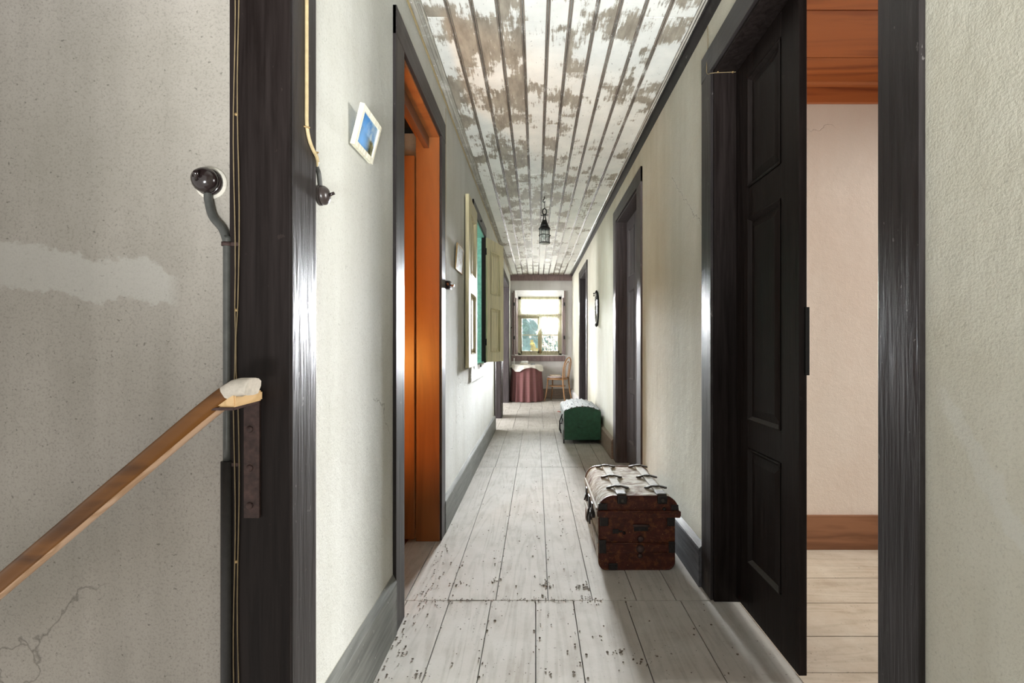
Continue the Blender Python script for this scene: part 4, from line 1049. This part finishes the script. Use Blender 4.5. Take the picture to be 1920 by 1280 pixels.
# ------------------------------------------------------------------ handrail
hr = thing('stair_handrail', 'wooden stair handrail on rusty bracket at the dark jamb', 'handrail', (-.62, .93, .96))
yr = .905
path = [Vector(p) for p in ((-1.80, yr, -.029), (-1.40, yr, .310), (-1.05, yr, .607), (-.80, yr, .819), (-.645, yr, .950), (-.605, yr, .982), (-.590, yr, .993), (-.576, yr, 1.0015), (-.562, yr, 1.005), (-.549, yr, 1.005), (-.545, yr, 1.004))]
pr = [(-.015, .022), (.000, .025), (.010, .022), (.016, .011), (.017, -.007), (.013, -.019), (.004, -.024), (-.009, -.024), (-.016, -.014), (-.017, .008)]
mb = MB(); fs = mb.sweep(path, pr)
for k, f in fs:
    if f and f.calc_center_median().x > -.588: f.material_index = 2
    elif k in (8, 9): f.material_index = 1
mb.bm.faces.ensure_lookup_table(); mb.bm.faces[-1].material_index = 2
mb.build('rail', [M['rail'], M['rail_pale'], M['dust_wood']], hr)
def slab(low, z0, z1, bev, dz=0):
    m_ = MB(); n_ = len(low)
    lo = [m_.bm.verts.new((x, y, z0)) for x, y in low]; hi = [m_.bm.verts.new((x, y, z1-(dz if y > .95 else 0))) for x, y in low]
    m_._f(lo[::-1]); m_._f(hi)
    for k in range(n_): m_._f([lo[k], lo[(k+1) % n_], hi[(k+1) % n_], hi[k]])
    bmesh.ops.bevel(m_.bm, geom=list(m_.bm.edges), offset=bev, segments=2, affect='EDGES'); return m_
slab([(-.618, .886), (-.568, .886), (-.586, 1.007), (-.628, 1.007)], .9665, .992, .003, .004).build('block', M['raw_block'], hr)
br = slab([(-.620, .884), (-.570, .884), (-.592, 1.0095), (-.625, 1.0095)], .961, .9665, .001)
br.box(-.625, -.592, 1.003, 1.0095, .715, .964, .001)
bo = br.build('bracket', M['rust'], hr)
for z_ in (.905, .822, .742):
    mb = MB(); mb.lathe([(.0075, 0), (.0065, .003), (.001, .0045)], Matrix.Translation((-.612, 1.0025, z_)) @ Matrix.Rotation(PI/2, 4, 'X'), 12); mb.build('screw', M['rust'], bo)

# ------------------------------------------------------------------ debris on the floor
mb = MB()
def crumb(x, y, s):
    b = bmesh.new(); bmesh.ops.create_icosphere(b, subdivisions=1, radius=s)
    for v in b.verts: v.co = Vector((v.co.x*R.uniform(.5, 1.6), v.co.y*R.uniform(.5, 1.6), v.co.z*R.uniform(.25, .6)))
    mb.add(b, Matrix.Translation((x, y, s*.3)) @ Matrix.Rotation(R.random()*6, 4, 'Z'), sm=False)
for _ in range(420):
    y = 1.3+abs(R.gauss(0, 1.5)); x = R.uniform(-.50, .72)
    if R.random() < .45: x = R.choice([-.369, -.191, -.001, .159, .381, .052, .242, -.172])+R.gauss(0, .012)
    if not (-.52 < x < .71) or y > 8: continue
    if .29 < x and 2.24 < y < 2.9: continue
    crumb(x, y, R.choice([.0015, .002, .0025, .003, .004]))
for _ in range(120):
    x = -.52+abs(R.gauss(0, .05)); y = R.uniform(1.2, 2.9); crumb(x, y, R.choice([.0015, .002, .003, .004]))
for _ in range(130): crumb(R.uniform(-.5, .3), 2.005+R.gauss(0, .008), R.choice([.0015, .002, .003]))
for (cx_, cy_, k) in ((.05, 2.13, 22), (-.345, 2.15, 12), (-.19, 2.17, 12), (.22, 2.12, 24), (.29, 1.66, 14), (.23, 2.02, 14), (.02, 2.03, 12), (.36, 1.62, 8), (-.37, 1.55, 10), (-.42, 1.36, 10)):
    for _ in range(k): crumb(cx_+R.gauss(0, .018), cy_+R.gauss(0, .014), R.choice([.0015, .002, .003, .0045]))
tag(mb.build('floor_debris', M['debris'], None), 'dark crumbs and plaster bits scattered over the planks', 'debris', kind='stuff')

# ------------------------------------------------------------------ outside the window
mb = MB(); mb.box(-60, 60, YE+1.0, 160, -2.4, -2.2); struct(mb.build('ground_outside', M['field']), 'hazy field outside the window', 'ground')
def hill(name, cx, cy, wx, wy, hz, mat, label, seed):
    rr = random.Random(seed); mb = MB(); rows = []
    for j in range(25):
        row = []
        for i in range(49):
            u, v = -1+2*i/48, -1+2*j/24
            f = max(0, 1-u*u)*max(0, 1-v*v)
            row.append((cx+u*wx, cy+v*wy, -2.4+hz*f**.9*(1+.06*math.sin(i*1.3+j*.7))+(rr.uniform(0, .035*hz) if f > .02 else 0)))
        rows.append(row)
    mb.grid(rows, False); return struct(mb.build(name, mat), label, 'hill')
hill('hill', -9, 92, 14.5, 14, 12, M['hill'], 'blue green wooded hill seen through the left casement', 3)
hill('hill_far', 24, 140, 60, 16, 7.0, M['hill_far'], 'pale hazy ridge seen through the right casement', 5)
def tree(x, y, z0, h, w, mat, label, seed):
    rr = random.Random(seed); t = thing('tree', label, 'tree', (x, y, z0), group='trees on the slope outside')
    mb = MB(); mb.tube([(x, y, z0), (x, y, z0+h*.5)], .12*w, 6); mb.build('trunk', M['twig'], t)
    mb = MB()
    for _ in range(16):
        b = bmesh.new(); bmesh.ops.create_icosphere(b, subdivisions=2, radius=w*rr.uniform(.25, .45))
        for v in b.verts: v.co *= rr.uniform(.82, 1.18)
        mb.add(b, Matrix.Translation((x+rr.gauss(0, w*.33), y+rr.gauss(0, w*.3), z0+h*.62+rr.gauss(0, h*.16))), sm=False)
    mb.build('crown', mat, t)
tree(-2.6, 84, 0.0, 5.4, 2.0, M['tree_dark'], 'tallest blue green tree on the slope in the left window pane', 1)
tree(1.6, 76, -2.0, 4.6, 1.5, M['tree_dark'], 'rounded blue green tree behind the right casement curtain', 2)
tree(-.3, 58, -2.2, 4.6, .8, M['tree_yellow'], 'yellowing tree low in the left window pane', 4)
sb = thing('bare_shrub', 'bare reddish shrub outside the lower right pane', 'shrub', (.5, 12.6, -1.2))
mb = MB(); ml = MB(); rr = random.Random(11)
for k in range(34):
    p = Vector((.80+rr.gauss(0, .06), 12.6+rr.gauss(0, .1), -1.2)); pts = [p.copy()]; d = Vector((rr.gauss(0, .07), rr.gauss(0, .12), 1)).normalized()
    for q in range(9):
        d = (d+Vector((rr.gauss(0, .05), rr.gauss(0, .12), .02))).normalized(); p = p+d*.31; pts.append(p.copy())
        if q > 2:
            for _ in range(2):
                e_ = p+Vector((rr.gauss(0, .13), rr.gauss(0, .1), rr.uniform(.0, .16))); mb.tube([p, (p+e_)/2+Vector((rr.gauss(0, .015), 0, .01)), e_], .0022, 4)
                if rr.random() < .8:
                    s_ = rr.uniform(.02, .04); ml.grid([[e_+Vector((-s_, 0, 0)), e_+Vector((0, -s_*.3, -s_))], [e_+Vector((0, s_*.3, s_)), e_+Vector((s_, 0, 0))]], False)
    mb.tube(pts, [.008-.0006*i for i in range(len(pts))], 5)
mb.build('branches', M['twig'], sb); ml.build('leaves', M['dryleaf'], sb, recalc=False)['kind'] = 'stuff'

# ------------------------------------------------------------------ light
W = bpy.data.worlds.new('sky'); SC.world = W; W.use_nodes = True
bg = W.node_tree.nodes['Background']; bg.inputs[0].default_value = (1.0, .97, .91, 1); bg.inputs[1].default_value = 1.1
def sun(name, direction, power, angle, col):
    l = bpy.data.lights.new(name, 'SUN'); l.energy = power; l.angle = math.radians(angle); l.color = col
    o = bpy.data.objects.new(name, l); COL.objects.link(o); o.rotation_euler = Vector(direction).to_track_quat('-Z', 'Y').to_euler(); return o
el = math.radians(5)
sun('low_sun', (-.01, -math.cos(el), -math.sin(el)), 185, 18, (.94, .975, 1.0))
def area(name, loc, target, sx, sy, power, col):
    l = bpy.data.lights.new(name, 'AREA'); l.shape = 'RECTANGLE'; l.size = sx; l.size_y = sy; l.energy = power; l.color = col
    o = bpy.data.objects.new(name, l); COL.objects.link(o); o.location = loc
    o.rotation_euler = (Vector(target)-Vector(loc)).to_track_quat('-Z', 'Y').to_euler(); return o
area('daylight_right_room', (5.2, 1.78, 1.75), (.8, 1.70, 1.0), 0.9, 1.4, 320, (1.0, .98, .95))
area('fill_teal_room', (-2.9, 4.3, 2.0), (0, 4.5, 1.3), 1.2, 1.0, 110, (.96, 1.0, .99))  # added lamp, brightens the middle of the corridor through the niche
st_ = area('fill_ceiling', (.15, -1.5, .35), (.1, 1.9, 2.55), 1.0, .5, 26, (.98, 1.0, 1.0)); st_.data.spread = math.radians(46)  # added fill behind the camera, lifts the near ceiling
area('fill_left_room', (-2.9, 6.66, 1.6), (0, 6.7, .8), 1.0, 1.3, 130, (1.0, .99, .98))  # added lamp out of view, spills into the far corridor
area('fill_end_room', (-2.9, 8.3, 1.6), (0, 8.3, .9), 1.0, 1.3, 130, (1.0, .99, .98))  # another added lamp, brightens the window end of the corridor
pl = bpy.data.lights.new('room_lamp', 'POINT'); pl.energy = 44; pl.color = (1.0, .45, .09); pl.shadow_soft_size = .06
po = bpy.data.objects.new('room_lamp', pl); COL.objects.link(po); po.location = (-1.0, 1.68, .98)

# ------------------------------------------------------------------ camera
cam = bpy.data.cameras.new('camera'); co = bpy.data.objects.new('camera', cam); COL.objects.link(co)
cam.sensor_width = 36; cam.lens = 36*880/1920; cam.shift_x = -45/1920; cam.shift_y = 11/1920; cam.clip_start = .05; cam.clip_end = 400
co.location = (0, 0, H); co.rotation_euler = (PI/2, 0, 0)
SC.camera = co
SC.view_settings.view_transform = 'Standard'; SC.view_settings.look = 'None'; SC.view_settings.gamma = 1; SC.view_settings.exposure = -.12
SC.view_settings.use_curve_mapping = False
SC.cycles.diffuse_bounces = 6; SC.cycles.max_bounces = 12; SC.cycles.transparent_max_bounces = 24
